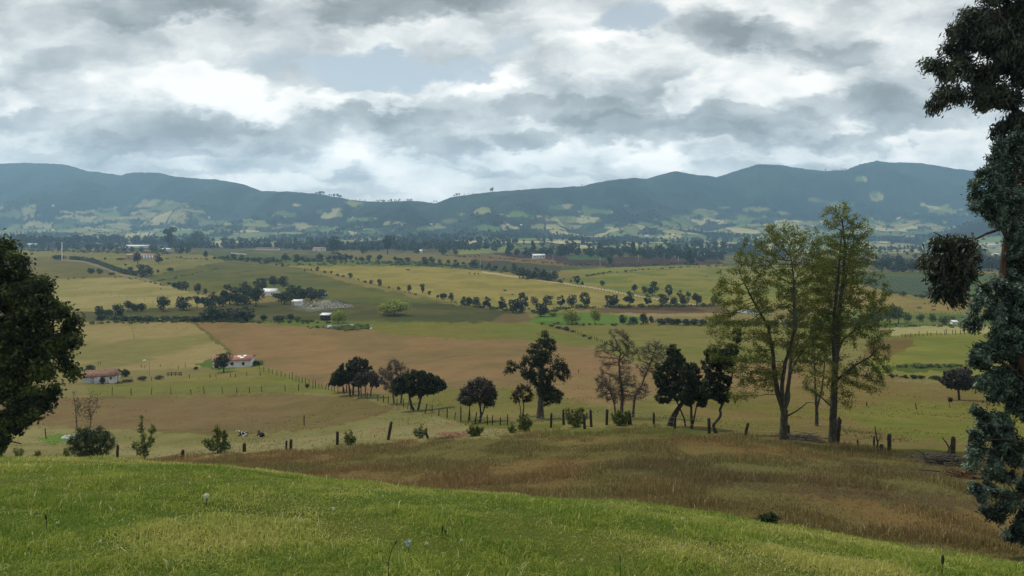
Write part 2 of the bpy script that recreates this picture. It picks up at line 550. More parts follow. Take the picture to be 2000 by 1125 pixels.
# lower pastures
fld((142, 126, 82), [(-300, 629), (165, 630), (374, 628), (455, 690), (420, 716), (165, 730), (-300, 760)], 3, (122, 116, 68))
fld((134, 106, 73), [(378, 627), (640, 640), (730, 645), (1060, 650), (1130, 668), (1190, 690), (1260, 722), (1330, 770), (700, 770), (640, 760), (520, 716), (455, 690)], 3, (122, 101, 68))
strip((96, 96, 52), [(372, 626), (400, 648), (430, 672), (460, 697)], 8, 3)
fld((112, 108, 52), [(700, 636), (840, 630), (1000, 629), (1045, 632), (1120, 652), (1180, 676), (1120, 672), (1000, 664), (860, 662), (740, 652)], 5, (104, 108, 50))
fld((116, 110, 60), [(1060, 638), (1200, 634), (1380, 632), (1700, 640), (1760, 652), (1740, 690), (1500, 712), (1300, 720), (1240, 706), (1150, 672)], 4, (104, 106, 52))
fld((128, 104, 68), [(1250, 722), (1300, 712), (1600, 705), (1760, 740), (1760, 790), (1300, 790)], 6, (112, 98, 54))
fld((118, 118, 50), [(1700, 664), (1830, 648), (1960, 650), (2300, 670), (2300, 770), (1960, 752), (1780, 738), (1700, 728)], 4, (104, 110, 46))
fld((152, 146, 96), [(1730, 641), (1830, 637), (1990, 640), (1990, 652), (1830, 650), (1740, 655)], 2)
fld((104, 86, 50), [(1690, 668), (1740, 660), (1790, 655), (1780, 676), (1750, 694), (1690, 700)], 5, (108, 98, 50))
fld((76, 90, 38), [(1730, 714), (1800, 708), (1860, 712), (1910, 716), (1880, 726), (1800, 726), (1730, 724)], 5)
fld((116, 100, 56), [(1300, 770), (1500, 760), (1700, 740), (1900, 752), (2300, 770), (2300, 900), (1860, 892), (1730, 884), (1600, 868), (1450, 850), (1280, 830)], 5, (106, 100, 44))
fld((104, 106, 40), [(1640, 800), (1760, 785), (2000, 800), (2300, 830), (2300, 880), (1800, 862), (1700, 840)], 8, (112, 108, 48))
fld((122, 114, 60), [(170, 752), (330, 742), (420, 724), (505, 712), (650, 760), (720, 772), (560, 768), (330, 773), (170, 780)], 3, (108, 108, 52))
fld((112, 112, 50), [(500, 712), (540, 722), (640, 757), (610, 764), (540, 748), (505, 726)], 4)
fld((78, 100, 46), [(380, 712), (420, 700), (520, 704), (505, 716), (420, 724)], 4)
fld((118, 98, 66), [(-200, 790), (170, 776), (330, 774), (560, 769), (700, 776), (780, 798), (640, 836), (560, 843), (430, 851), (200, 836), (90, 832), (-200, 850)], 4, (106, 94, 56))
fld((124, 112, 62), [(690, 770), (860, 760), (1000, 758), (1140, 772), (1330, 782), (1330, 840), (1100, 846), (990, 850), (900, 830), (820, 800)], 6, (108, 104, 52))
fld((130, 106, 70), [(1080, 736), (1240, 726), (1290, 770), (1200, 800), (1100, 780)], 8)
fld((132, 122, 78), [(-200, 850), (60, 838), (200, 838), (440, 852), (570, 845), (640, 836), (760, 806), (850, 800), (900, 826), (1010, 845), (1010, 860), (640, 884), (450, 896), (220, 910), (-200, 910)], 4, (118, 114, 66))
fld((92, 118, 44), [(70, 858), (110, 846), (150, 848), (160, 862), (100, 868)], 4)
fld((128, 96, 70), [(850, 850), (880, 842), (920, 842), (930, 852), (880, 858)], 3)
fld((98, 100, 44), [(740, 782), (880, 800), (990, 826), (1100, 828), (1100, 838), (940, 836), (830, 806)], 5, (110, 106, 56))
# the brown slope below the brow
fld((116, 94, 54), [(-300, 905), (230, 897), (450, 886), (560, 880), (640, 877), (760, 862), (870, 860), (1000, 852), (1100, 842), (1280, 836), (1450, 852), (1630, 870), (1800, 888), (1900, 900), (2500, 960), (2500, 1300), (-300, 1300)], 7, (100, 92, 48))
fld((98, 98, 46), [(1050, 846), (1100, 838), (1280, 830), (1400, 842), (1400, 852), (1250, 852), (1080, 856)], 6, (86, 94, 42))
fld((100, 94, 52), [(1180, 900), (1400, 896), (1800, 905), (2000, 930), (2000, 1010), (1700, 985), (1400, 950), (1200, 925)], 14, (86, 78, 48))
fld((92, 78, 50), [(1480, 940), (1700, 950), (1950, 980), (1950, 1000), (1750, 985), (1550, 965)], 14, (98, 82, 46))  # dimness at the lower right of the slope, put into a darker colour

nz = 640
us = np.concatenate([np.linspace(-7000, -620, 26)[:-1], np.linspace(-620, -60, 90)[:-1], np.linspace(-60, 2060, 1180)[:-1], np.linspace(2060, 2620, 90)[:-1], np.linspace(2620, 9000, 26)])
# rows of the sheet: close together where the ground is seen at a flat angle
dd = np.concatenate([np.geomspace(1.2, 16, 120)[:-1], np.geomspace(16, 60, 130)[:-1], np.geomspace(60, 600, 250)[:-1], np.geomspace(600, 2200, 200)[:-1],
                     np.geomspace(2200, 5700, 260)[:-1], np.geomspace(5700, 8000, 14)])
UU, DD = np.meshgrid(us, dd)
ZZ = height(UU, DD)
XX = (UU - U0) / F * DD
VV = V0 - F * ZZ / DD                                 # row on which each point lies ...
VS = np.minimum.accumulate(VV, axis=0)                # ... or would lie if nothing in front hid it
nr, ncl = UU.shape


def inside(pts, x, y):
    r = np.zeros(x.shape, bool)
    n = len(pts)
    for i in range(n):
        x0, y0 = pts[i]
        x1, y1 = pts[(i + 1) % n]
        if y0 == y1:
            continue
        c = ((y0 > y) != (y1 > y)) & (x < (x1 - x0) * (y - y0) / (y1 - y0) + x0)
        r ^= c
    return r


colr = np.empty((nr, ncl, 3))
colr[:] = alb(122, 112, 70)
patch = fbm(XX / 22, DD / 30, 41, 4)
patch2 = fbm(XX / 5, DD / 8, 43, 3)
m = DD < 18
patch[m] = fbm(XX[m] / 2.2, DD[m] / 2.2, 44, 4)
near = sstep(20, 30, DD) * (1 - sstep(70, 110, DD))
patch = patch * (1 - near) + near * fbm(XX / 7, DD / 9, 45, 4)
scl = np.clip((VV - V0) / 200.0, 0.12, 1.6)
for pts, c, wob, c2, soft in FIELDS:
    bx = (UU > pts[:, 0].min() - 20) & (UU < pts[:, 0].max() + 20) & (VS > pts[:, 1].min() - 12) & (VS < pts[:, 1].max() + 12) & (DD < 2600)
    if not bx.any():
        continue
    u_, v_, s_ = UU[bx], VS[bx], scl[bx]
    wu = u_ + (fbm(u_ / 12, v_ / 5, 51, 3) - .5) * wob * 5
    wv = v_ + (fbm(u_ / 14, v_ / 6, 53, 3) - .5) * wob * 2.2
    inn = inside(pts, wu, wv)
    cc = np.empty((inn.sum(), 3))
    cc[:] = alb(*c)
    if c2 is not None:
        q = sstep(0.42, 0.62, patch[bx][inn])[:, None]
        cc = cc * (1 - q) + alb(*c2) * q
    tmp = colr[bx]
    tmp[inn] = cc
    colr[bx] = tmp
# the photographed colours of the farther fields hold some blue air already: take it out again
ta = np.exp(-0.00017 * np.clip(DD, 0, 1600))[..., None]
colr = np.clip((colr * KL - np.array([.13, .26, .40]) * (1 - ta)) / ta / KL, colr * .35, None)
lum = colr @ np.array([.25, .65, .10])
colr = colr * .86 + .14 * lum[..., None] * np.array([1.06, 1.0, .72])
# far patchwork of pastures, hedges and woods
tmm = (DD - 1500) / (np.interp(UU, RIDGE_D[:, 0], RIDGE_D[:, 1]) - 1500)
farm = tmm > -0.02
wx = XX + 120 * (fbm(XX / 300, DD / 300, 61, 3) - .5)
wy = (DD + 120 * (fbm(XX / 300, DD / 300, 63, 3) - .5))
cell = 105.0
gx, gy = np.floor(wx / cell), np.floor(wy / (cell * 1.5))
best = np.full(UU.shape, 1e9)
sec = np.full(UU.shape, 1e9)
cid = np.zeros(UU.shape)
for ox in (-1, 0, 1):
    for oy in (-1, 0, 1):
        cx, cy = gx + ox, gy + oy
        jx, jy = hash2(cx, cy, 5), hash2(cx, cy, 6)
        d = np.hypot(wx - (cx + jx) * cell, (wy - (cy + jy) * cell * 1.5) * 0.7)
        h = hash2(cx, cy, 7)
        cl = d < best
        sec = np.where(cl, best, np.minimum(sec, d))
        cid = np.where(cl, h, cid)
        best = np.where(cl, d, best)
PAL = np.array([alb(176, 166, 118), alb(140, 140, 92), alb(116, 136, 80), alb(160, 152, 104), alb(98, 118, 72), alb(188, 176, 130), alb(124, 128, 86)])
pc = PAL[(cid * 6.999).astype(int)]
FOREST = alb(42, 54, 48)
wood = fbm(XX / 260, DD / 420, 71, 4)
lim = 0.58 - 0.30 * sstep(0.52, 0.76, tmm) - 0.16 * sstep(0.72, 0.88, tmm)
# clearings on the mountain side
CLEAR = [(40, 415, 60, 16), (180, 425, 70, 16), (290, 402, 50, 13), (300, 425, 90, 14), (340, 400, 30, 8), (560, 418, 22, 9), (640, 418, 34, 12), (500, 440, 90, 12), (690, 398, 20, 7), (940, 415, 40, 8),
         (1010, 420, 20, 8), (1160, 412, 40, 8), (1120, 428, 70, 9), (1345, 430, 60, 14), (1440, 432, 70, 12), (1530, 418, 16, 8), (1220, 402, 12, 4), (1710, 385, 18, 9), (1680, 350, 12, 6), (1840, 412, 60, 12),
         (1760, 440, 90, 16), (1850, 452, 90, 10), (1380, 416, 30, 8), (880, 432, 14, 6), (1590, 390, 26, 5),
         (90, 440, 80, 10), (200, 448, 90, 9), (330, 453, 100, 10), (420, 435, 40, 8), (470, 453, 70, 8), (620, 448, 70, 9), (720, 453, 70, 9), (760, 438, 40, 6), (960, 446, 80, 8), (1080, 443, 70, 8), (1250, 443, 60, 8),
         (700, 428, 30, 6), (380, 415, 26, 6), (130, 425, 40, 7), (590, 400, 20, 4), (240, 438, 50, 8), (1640, 400, 26, 6), (1480, 410, 24, 5), (1100, 405, 24, 5), (1420, 405, 20, 4), (1560, 436, 50, 7), (850, 445, 50, 7)]
ef = np.zeros(UU.shape)
for (u, v, a, b) in CLEAR:
    ef = np.maximum(ef, 1 - np.hypot((UU - u) / a, (VS - v) / b) + 2.2 * (fbm(UU / 22, VS / 7, 75, 4) - .5))
iswood = ((wood > lim) & (ef < 0.25)) | (((sec - best) < 7) & (tmm < .75)) | ((wood > .6) & (tmm < .45))
iswood |= (tmm > 0.74) & (ef < 0.25) & (fbm(XX / 150, DD / 420, 89, 4) < .60 + .12 * sstep(.78, .9, tmm))
spur = (np.abs(UU - 2010) < 215) & (DD > 2450) & (DD < 3300) & (VS < 462 + 0 * UU)
iswood |= spur
fc = pc * (0.86 + 0.28 * fbm(XX / 40, DD / 40, 77, 3))[..., None]
wmix = np.where(iswood, 1.0, np.where(tmm > .62, 1 - sstep(-.05, .25, ef), .0))[..., None]
fcol = fc * (1 - wmix) + wmix * (FOREST * ((0.6 + 0.8 * fbm(XX / 24, DD / 24, 79, 3)) * (0.55 + 1.1 * sstep(.3, .7, fbm(XX / 190, DD / 380, 87, 4))))[..., None])
fm = sstep(-0.02, 0.06, tmm)[..., None]
colr = np.where(farm[..., None], colr * (1 - fm) + fcol * fm, colr)
# the green brow
cvv = np.interp(UU, CREST[:, 0], CREST[:, 1])
brow = DD < 13.5
bc = alb(70, 88, 30) * (1 - sstep(.4, .65, patch))[..., None] + alb(84, 92, 38) * sstep(.4, .65, patch)[..., None]
colr = np.where(brow[..., None], bc, colr)
colr *= (0.9 + 0.2 * patch2)[..., None]
idx = np.arange(nr * ncl).reshape(nr, ncl)
faces = np.stack([idx[:-1, :-1], idx[:-1, 1:], idx[1:, 1:], idx[1:, :-1]], -1).reshape(-1, 4)
T = NT("ground_cover")
cbase = T.attr('field_colour', 'Color')
dist = T.n('ShaderNodeNewGeometry').outputs['Position']
fine = T.noise(3.0, 6, 0.65)
mid = T.noise(0.22, 5, 0.6)
big = T.noise(0.03, 4, 0.55)
fac = T.math('ADD', T.math('MULTIPLY', fine, 0.42), T.math('ADD', T.math('MULTIPLY', mid, 0.5), T.math('MULTIPLY', big, 0.30)))
fac = T.math('ADD', fac, 0.39)
tuft = T.noise(0.7, 3, 0.5, stretch=(.6, 1.0, 1.0))
fac = T.math('MULTIPLY', fac, T.math('SUBTRACT', 1.03, T.math('MULTIPLY', T.ramp(tuft, .60, .72), .30)))
vary = T.mix(1.0, cbase, T.mix(T.ramp(mid, .35, .65), (1.06, .98, .92), (.95, 1.03, .95)), 'MULTIPLY')
sc_ = T.n('ShaderNodeVectorMath', operation='SCALE')
T.l(vary, sc_.inputs[0])
T.l(fac, sc_.inputs['Scale'])
T.surf(sc_.outputs[0], 0.95, 0.05, T.math('ADD', T.math('MULTIPLY', fine, .25), mid), 0.5, 0.5)
M_GROUND = T.m
g = add("ground", build_mesh("ground", np.stack([XX, DD, ZZ], -1).reshape(-1, 3), [(faces, 0)], {'field_colour': colr.reshape(-1, 3)}, True, [M_GROUND]))
tag(g, "rolling grassland of tan and green fields rising to forested hills", None, None, 'structure')

# the air between here and the hills
H = NT("air")
pv = H.n('ShaderNodeVolumePrincipled')
pv.inputs['Color'].default_value = (0.42, 0.72, 1.0, 1)
pv.inputs['Density'].default_value = 0.00017
pv.inputs['Anisotropy'].default_value = 0.25
H.l(pv.outputs[0], H.out.inputs[1])
hv = np.array([(x, y, z) for z in (-420.0, 392.0) for y in (-60.0, 6000.0) for x in (-6500.0, 6500.0)])
hz = add("haze", build_mesh("haze", hv, [(np.array([(0, 2, 3, 1), (4, 5, 7, 6), (0, 1, 5, 4), (2, 6, 7, 3), (0, 4, 6, 2), (1, 3, 7, 5)]), 0)], None, False, [H.m]))
tag(hz, "thin blue haze between the valley and the hills", None, None, 'stuff')

# ------------------------------------------------------------------ materials


def leaf_mat(name, a, b, trans=0.3, rough=0.55, spec=0.3):
    T = NT(name)
    col = T.mix(T.attr('tint'), a, b)
    p = T.n('ShaderNodeBsdfPrincipled')
    T.val(p.inputs['Base Color'], col)
    p.inputs['Roughness'].default_value = rough
    p.inputs['Specular IOR Level'].default_value = spec
    t = T.n('ShaderNodeBsdfTranslucent')
    T.l(T.mix(0.5, col, (1.0, 1.0, 0.5), 'MULTIPLY'), t.inputs[0])
    s = T.n('ShaderNodeMixShader')
    s.inputs[0].default_value = trans
    T.l(p.outputs[0], s.inputs[1])
    T.l(t.outputs[0], s.inputs[2])
    T.l(s.outputs[0], T.out.inputs[0])
    return T.m


def rough_mat(name, a, b, scale=6.0, rough=0.85, spec=0.2, bstr=0.5, bdist=0.02, stretch=None, lo=.35, hi=.65):
    T = NT(name)
    n = T.noise(scale, 6, 0.62, stretch=stretch)
    return T.surf(T.mix(T.ramp(n, lo, hi), a, b), rough, spec, n, bstr, bdist)


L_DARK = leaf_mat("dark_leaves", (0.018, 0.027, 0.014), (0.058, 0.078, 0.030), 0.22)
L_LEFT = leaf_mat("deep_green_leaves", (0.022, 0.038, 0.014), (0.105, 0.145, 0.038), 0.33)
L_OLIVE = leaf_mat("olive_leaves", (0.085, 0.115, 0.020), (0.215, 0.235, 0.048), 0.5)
L_SILVER = leaf_mat("silver_green_leaves", (0.018, 0.036, 0.026), (0.135, 0.205, 0.160), 0.2, 0.5, 0.4)  # dark tone imitates the shaded inside of the crown, light tone its lit sprays
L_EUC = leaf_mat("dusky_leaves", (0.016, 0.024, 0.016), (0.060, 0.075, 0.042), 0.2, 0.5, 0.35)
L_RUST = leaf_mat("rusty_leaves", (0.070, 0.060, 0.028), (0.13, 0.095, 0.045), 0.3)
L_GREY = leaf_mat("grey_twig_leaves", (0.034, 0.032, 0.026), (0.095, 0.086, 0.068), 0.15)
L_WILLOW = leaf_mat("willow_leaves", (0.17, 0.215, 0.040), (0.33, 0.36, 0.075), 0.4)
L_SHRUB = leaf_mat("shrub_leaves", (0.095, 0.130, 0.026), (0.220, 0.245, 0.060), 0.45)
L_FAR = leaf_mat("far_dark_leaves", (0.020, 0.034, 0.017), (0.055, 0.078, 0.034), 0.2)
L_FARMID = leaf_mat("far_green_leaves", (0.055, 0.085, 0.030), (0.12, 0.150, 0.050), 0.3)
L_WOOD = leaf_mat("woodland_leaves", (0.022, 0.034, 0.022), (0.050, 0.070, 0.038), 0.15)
BARK = rough_mat("brown_bark", (0.020, 0.016, 0.012), (0.060, 0.050, 0.038), 9, stretch=(1, 1, .3))
BARK_PALE = rough_mat("mossy_grey_bark", (0.024, 0.024, 0.018), (0.080, 0.077, 0.056), 7, stretch=(1, 1, .35))
BARK_GREY = rough_mat("weathered_grey_bark", (0.05, 0.044, 0.036), (0.15, 0.135, 0.11), 8, stretch=(1, 1, .35))
BARK_RED = rough_mat("reddish_bark", (0.028, 0.020, 0.015), (0.075, 0.050, 0.037), 6, stretch=(1, 1, .3))
POSTM = rough_mat("weathered_post_wood", (0.012, 0.010, 0.008), (0.055, 0.044, 0.033), 10, stretch=(1, 1, .25))
POSTM_PALE = rough_mat("greyed_post_wood", (0.06, 0.05, 0.04), (0.13, 0.115, 0.09), 10, stretch=(1, 1, .25))
WHITEWALL = rough_mat("whitewashed_wall", (0.62, 0.62, 0.60), (0.80, 0.80, 0.79), 1.2, .8, .2, .1)
REDROOF = rough_mat("red_clay_tiles", (0.25, 0.10, 0.075), (0.40, 0.19, 0.15), 1.4, .8, .2, .4, stretch=(3, 1, 1))
OLDROOF = rough_mat("old_brown_tiles", (0.11, 0.060, 0.045), (0.23, 0.125, 0.09), 1.6, .85, .2, .4)
METALROOF = rough_mat("bare_sheet_roof", (0.50, 0.52, 0.54), (0.78, 0.79, 0.80), 0.8, .5, .5, .1)
GREYPLANK = rough_mat("grey_weathered_planks", (0.30, 0.33, 0.37), (0.66, 0.69, 0.74), 5, .8, .2, .4, .05, stretch=(.25, .25, 3.0))
DARKGLASS = rough_mat("dark_glass", (0.02, 0.025, 0.03), (0.04, 0.045, 0.05), 2, .2, .5, 0)
BLUEDOOR = rough_mat("dark_blue_paint", (0.02, 0.035, 0.08), (0.03, 0.05, 0.11), 3, .5, .4, .1)
PINKWALL = rough_mat("pink_brick_wall", (0.36, 0.21, 0.15), (0.46, 0.28, 0.21), 2, .85, .2, .2)
GALV = rough_mat("galvanised_steel", (0.25, 0.26, 0.27), (0.40, 0.41, 0.42), 5, .5, .5, .1)
LAMPWHITE = rough_mat("white_lamp_shell", (0.72, 0.72, 0.70), (0.82, 0.82, 0.80), 5, .4, .5, 0)

# ------------------------------------------------------------------ growing trees
ORD = ['first', 'second', 'third', 'fourth', 'fifth', 'sixth', 'seventh', 'eighth', 'ninth', 'tenth', 'eleventh', 'twelfth', 'thirteenth', 'fourteenth', 'fifteenth', 'sixteenth',
       'seventeenth', 'eighteenth', 'nineteenth', 'twentieth', 'twenty-first', 'twenty-second', 'twenty-third', 'twenty-fourth', 'twenty-fifth', 'twenty-sixth', 'twenty-seventh',
       'twenty-eighth', 'twenty-ninth', 'thirtieth', 'thirty-first', 'thirty-second', 'thirty-third', 'thirty-fourth', 'thirty-fifth', 'thirty-sixth', 'thirty-seventh', 'thirty-eighth',
       'thirty-ninth', 'fortieth', 'forty-first', 'forty-second', 'forty-third', 'forty-fourth', 'forty-fifth']


def colonize(pos, par, A, step, kill, rng, maxn=5000, up=0.0, iters=260):
    pos = [np.array(p, float) for p in pos]
    par = list(par)
    n0 = len(pos)
    PN = np.empty((maxn + 10, 3))
    PN[:n0] = pos
    n = n0
    alive = np.ones(len(A), bool)
    dmat = np.linalg.norm(A[:, None] - PN[None, :n], axis=2)
    ni = dmat.argmin(1)
    nd = dmat.min(1)
    kids = np.zeros(maxn + 10, int)
    for it in range(iters):
        act = np.nonzero(alive)[0]
        if not len(act) or n >= maxn:
            break
        dirs = A[act] - PN[ni[act]]
        dirs /= np.maximum(np.linalg.norm(dirs, axis=1, keepdims=True), 1e-6)
        ids, inv = np.unique(ni[act], return_inverse=True)
        s = np.zeros((len(ids), 3))
        np.add.at(s, inv, dirs)
        ok = kids[ids] < 4
        if not ok.any():
            alive[act] = False
            break
        for q in np.nonzero(~ok)[0]:
            alive[act[inv == q]] = False
        ids, s = ids[ok], s[ok]
        s /= np.maximum(np.linalg.norm(s, axis=1, keepdims=True), 1e-6)
        s += rng.normal(0, 0.22, s.shape) + [0, 0, up]
        s /= np.maximum(np.linalg.norm(s, axis=1, keepdims=True), 1e-6)
        new = PN[ids] + s * step
        k = min(len(new), maxn - n)
        new, ids = new[:k], ids[:k]
        PN[n:n + k] = new
        par.extend(ids.tolist())
        kids[ids] += 1
        d = np.linalg.norm(A[act][:, None] - new[None], axis=2)
        j = d.argmin(1)
        dm = d.min(1)
        b = dm < nd[act]
        ni[act[b]] = n + j[b]
        nd[act[b]] = dm[b]
        alive[act[nd[act] < kill]] = False
        n += k
    return PN[:n], np.array(par)


def frusta(a, b, ra, rb, k, twist=0.0):
    """Tapered k-sided pieces from a to b."""
    d = b - a
    d = d / np.maximum(np.linalg.norm(d, axis=1, keepdims=True), 1e-9)
    ref = np.where(np.abs(d[:, 2:3]) < 0.9, [[0, 0, 1.0]], [[1.0, 0, 0]])
    x = np.cross(d, ref)
    x /= np.linalg.norm(x, axis=1, keepdims=True)
    y = np.cross(d, x)
    an = np.arange(k) * 2 * pi / k + twist
    ring = x[:, None] * np.cos(an)[None, :, None] + y[:, None] * np.sin(an)[None, :, None]
    V = np.concatenate([a[:, None] + ring * ra[:, None, None], b[:, None] + ring * rb[:, None, None]], 1)
    n = len(a)
    i = np.arange(k)
    f = np.stack([i, (i + 1) % k, k + (i + 1) % k, k + i], 1)
    Fc = (np.arange(n) * 2 * k)[:, None, None] + f[None]
    return V.reshape(-1, 3), Fc.reshape(-1, 4)


def leaf_quads(c, d, ln, wd, rng, flat=0.0):
    """Diamond leaves centred at c along d."""
    d = d / np.maximum(np.linalg.norm(d, axis=1, keepdims=True), 1e-9)
    r = rng.normal(0, 1, d.shape)
    w = np.cross(d, r)
    w /= np.maximum(np.linalg.norm(w, axis=1, keepdims=True), 1e-9)
    h, s = (ln * 0.5)[:, None], (wd * 0.5)[:, None]
    V = np.stack([c - d * h, c + w * s, c + d * h, c - w * s], 1).reshape(-1, 3)
    Fq = np.arange(len(c) * 4).reshape(-1, 4)
    return V, Fq


def in_blob(n, rng, shell=0.25):
    p = rng.normal(0, 1, (n, 3))
    p /= np.linalg.norm(p, axis=1, keepdims=True)
    r = (shell ** 3 + (1 - shell ** 3) * rng.random(n)) ** (1 / 3)
    return p * r[:, None]


def tree(name, label, base, blobs, trunks, leafmat=L_DARK, bark=BARK, natt=420, nleaf=7000, leaf=(.2, .11), rtip=.012, rbase=.15, D=None, seed=1,
         step=None, spread=1.0, droop=0.0, up=0.05, cat="tree", group=None, bare=0.0, shell=.25, depth=1.0, crown_name="crown", trunk_name="trunk", kill=2.0, tintmap=None, dyj=.3, con=1.5):
    """A tree whose limbs grow from its trunks into the masses of its crown. base, blobs (u, v, ru, rv[, depth offset]) and trunks [(u, v), ...] are read off the photograph
    and set at the tree's own distance, the crown as deep as it is wide."""
    rng = np.random.default_rng(seed)
    if D is None:
        g = ground(base[0], base[1], 20)
        D = g.y
    else:
        x = (base[0] - U0) / F * D
        g = Vector((x, D, gz(x, D)))
    s = D / F
    org = np.array(g)
    loc = lambda u, v, dy=0.0: np.array([(u - U0) * s, D + dy, (V0 - v) * s]) - org
    # crown masses
    vol = np.array([b[2] * b[3] * (b[2] + b[3]) * .5 for b in blobs]) ** 0.8
    vol = vol / vol.sum()
    att, blobinfo = [], []
    for b, f_ in zip(blobs, vol):
        ru, rv = b[2] * s, b[3] * s
        rd = min(ru, rv * 1.3) * depth if len(b) < 6 else b[5] * s
        dy = (b[4] * s) if len(b) > 4 else rng.uniform(-dyj, dyj) * rd
        c = loc(b[0], b[1], dy)
        k = max(8, int(natt * f_))
        p = in_blob(k, rng, shell) * [ru, rd, rv] + c
        att.append(p)
        blobinfo.append((c, np.array([ru, rd, rv])))
    A = np.concatenate(att)
    cs = np.mean([i[1].mean() for i in blobinfo])
    step = step or max(0.10, cs * 0.13)
    # trunks
    pos, par, fixr = [], [], []
    for tk in trunks:
        pts = [loc(p[0], p[1], (p[2] * s if len(p) > 2 else 0.0)) for p in tk['p']]
        if not tk.get('from'):
            pts[0] = np.array([pts[0][0], pts[0][1], min(pts[0][2], gz(org[0] + pts[0][0], org[1] + pts[0][1]) - org[2]) - 0.4])
        r0, r1 = tk['r'][0] * s, tk['r'][1] * s
        L_ = np.concatenate([[0], np.cumsum([np.linalg.norm(pts[i + 1] - pts[i]) for i in range(len(pts) - 1)])])
        nn = max(2, int(L_[-1] / (step * 1.0)))
        tt = np.linspace(0, L_[-1], nn + 1)
        P_ = np.stack([np.interp(tt, L_, [p[i] for p in pts]) for i in range(3)], 1)
        P_[1:] += np.cumsum(rng.normal(0, step * 0.06, (nn, 3)), 0) * [1, 1, 0]
        st = len(pos)
        fr = tk.get('from')
        for i, p in enumerate(P_):
            pos.append(p)
            if i == 0:
                par.append((-1 if st == 0 else 0) if fr is None else int(np.argmin([np.linalg.norm(q - p) for q in pos[:st]])))
            else:
                par.append(st + i - 1)
            fixr.append(r0 + (r1 - r0) * tt[i] / L_[-1])
        fixr[st] *= 1.25
    N0 = len(pos)
    PN, par = colonize(pos, par, A, step, step * kill, rng, up=up)
    n = len(PN)
    # thickness: every limb carries its twigs
    kid = np.zeros(n)
    for i in range(n - 1, 0, -1):
        if par[i] >= 0:
            kid[par[i]] += 1
    wgt = np.where(kid == 0, 1.0, 0.0)
    for i in range(n - 1, 0, -1):
        if par[i] >= 0:
            wgt[par[i]] += wgt[i]
    tips = max(wgt.max(), 2)
    p_ = math.log(tips) / math.log(max(rbase / rtip, 1.6))
    rad = rtip * np.maximum(wgt, 1) ** (1 / p_)
    rad[:N0] = np.maximum(np.minimum(rad[:N0], np.array(fixr) * 1.0), np.array(fixr))
    for i in range(N0, n):
        rad[i] = min(rad[i], rad[par[i]] * 0.92)
    e = np.nonzero(par >= 0)[0]
    e = e[np.linalg.norm(PN[e] - PN[par[e]], axis=1) > 1e-4]
    a, b, ra, rb = PN[par[e]], PN[e], rad[par[e]], rad[e]
    ra = np.where(e < N0, ra, np.minimum(ra, rb * 1.35))
    thick = np.maximum(ra, rb) > 0.045
    Vs, Fs, off = [], [], 0
    for msk, k in ((thick, 7), (~thick, 3)):
        if msk.any():
            v, f = frusta(a[msk], b[msk], ra[msk], rb[msk], k)
            Vs.append(v)
            Fs.append(f + off)
            off += len(v)
    root = empty(name, g, 0, label, cat, group)
    add(trunk_name, build_mesh(trunk_name, np.concatenate(Vs), [(np.concatenate(Fs), 0)], None, True, [bark]), root)
    # leaves sit on the twigs
    if nleaf:
        lim = np.quantile(rad[N0:], 0.80) if n > N0 + 5 else 1
        cand = np.nonzero((rad <= max(lim, rtip * 1.5)) & (np.arange(n) >= N0))[0]
        if bare:
            cl = fbm(PN[cand, 0] / (cs * 0.5) + seed, PN[cand, 2] / (cs * 0.5) + PN[cand, 1] / cs, seed, 2)
            cand = cand[cl > bare]
        if len(cand):
            q = cand[rng.integers(0, len(cand), nleaf)]
            dirn = PN[q] - PN[par[q]]
            c = PN[q] + rng.normal(0, 1, (nleaf, 3)) * step * 0.75 * spread
            dv = dirn / step + rng.normal(0, 0.9, (nleaf, 3)) + [0, 0, -droop]
            ln = leaf[0] * rng.uniform(.6, 1.3, nleaf)
            v, f = leaf_quads(c, dv, ln, leaf[1] * rng.uniform(.7, 1.3, nleaf), rng)
            ti = np.clip(fbm(c[:, 0] / (cs * .45) + 3, c[:, 2] / (cs * .45) + c[:, 1], seed + 7, 2) * con - con * .5 + .32 + rng.normal(0, .22, nleaf), 0, 1)
            if tintmap is not None:
                ti = np.clip(ti + tintmap(c), 0, 1)
            add(crown_name, build_mesh(crown_name, v, [(f, 0)], {'tint': np.repeat(ti, 4)}, False, [leafmat]), root)
    return root


# ------------------------------------------------------------------ distant trees: a few kinds, copied
_proto = {}


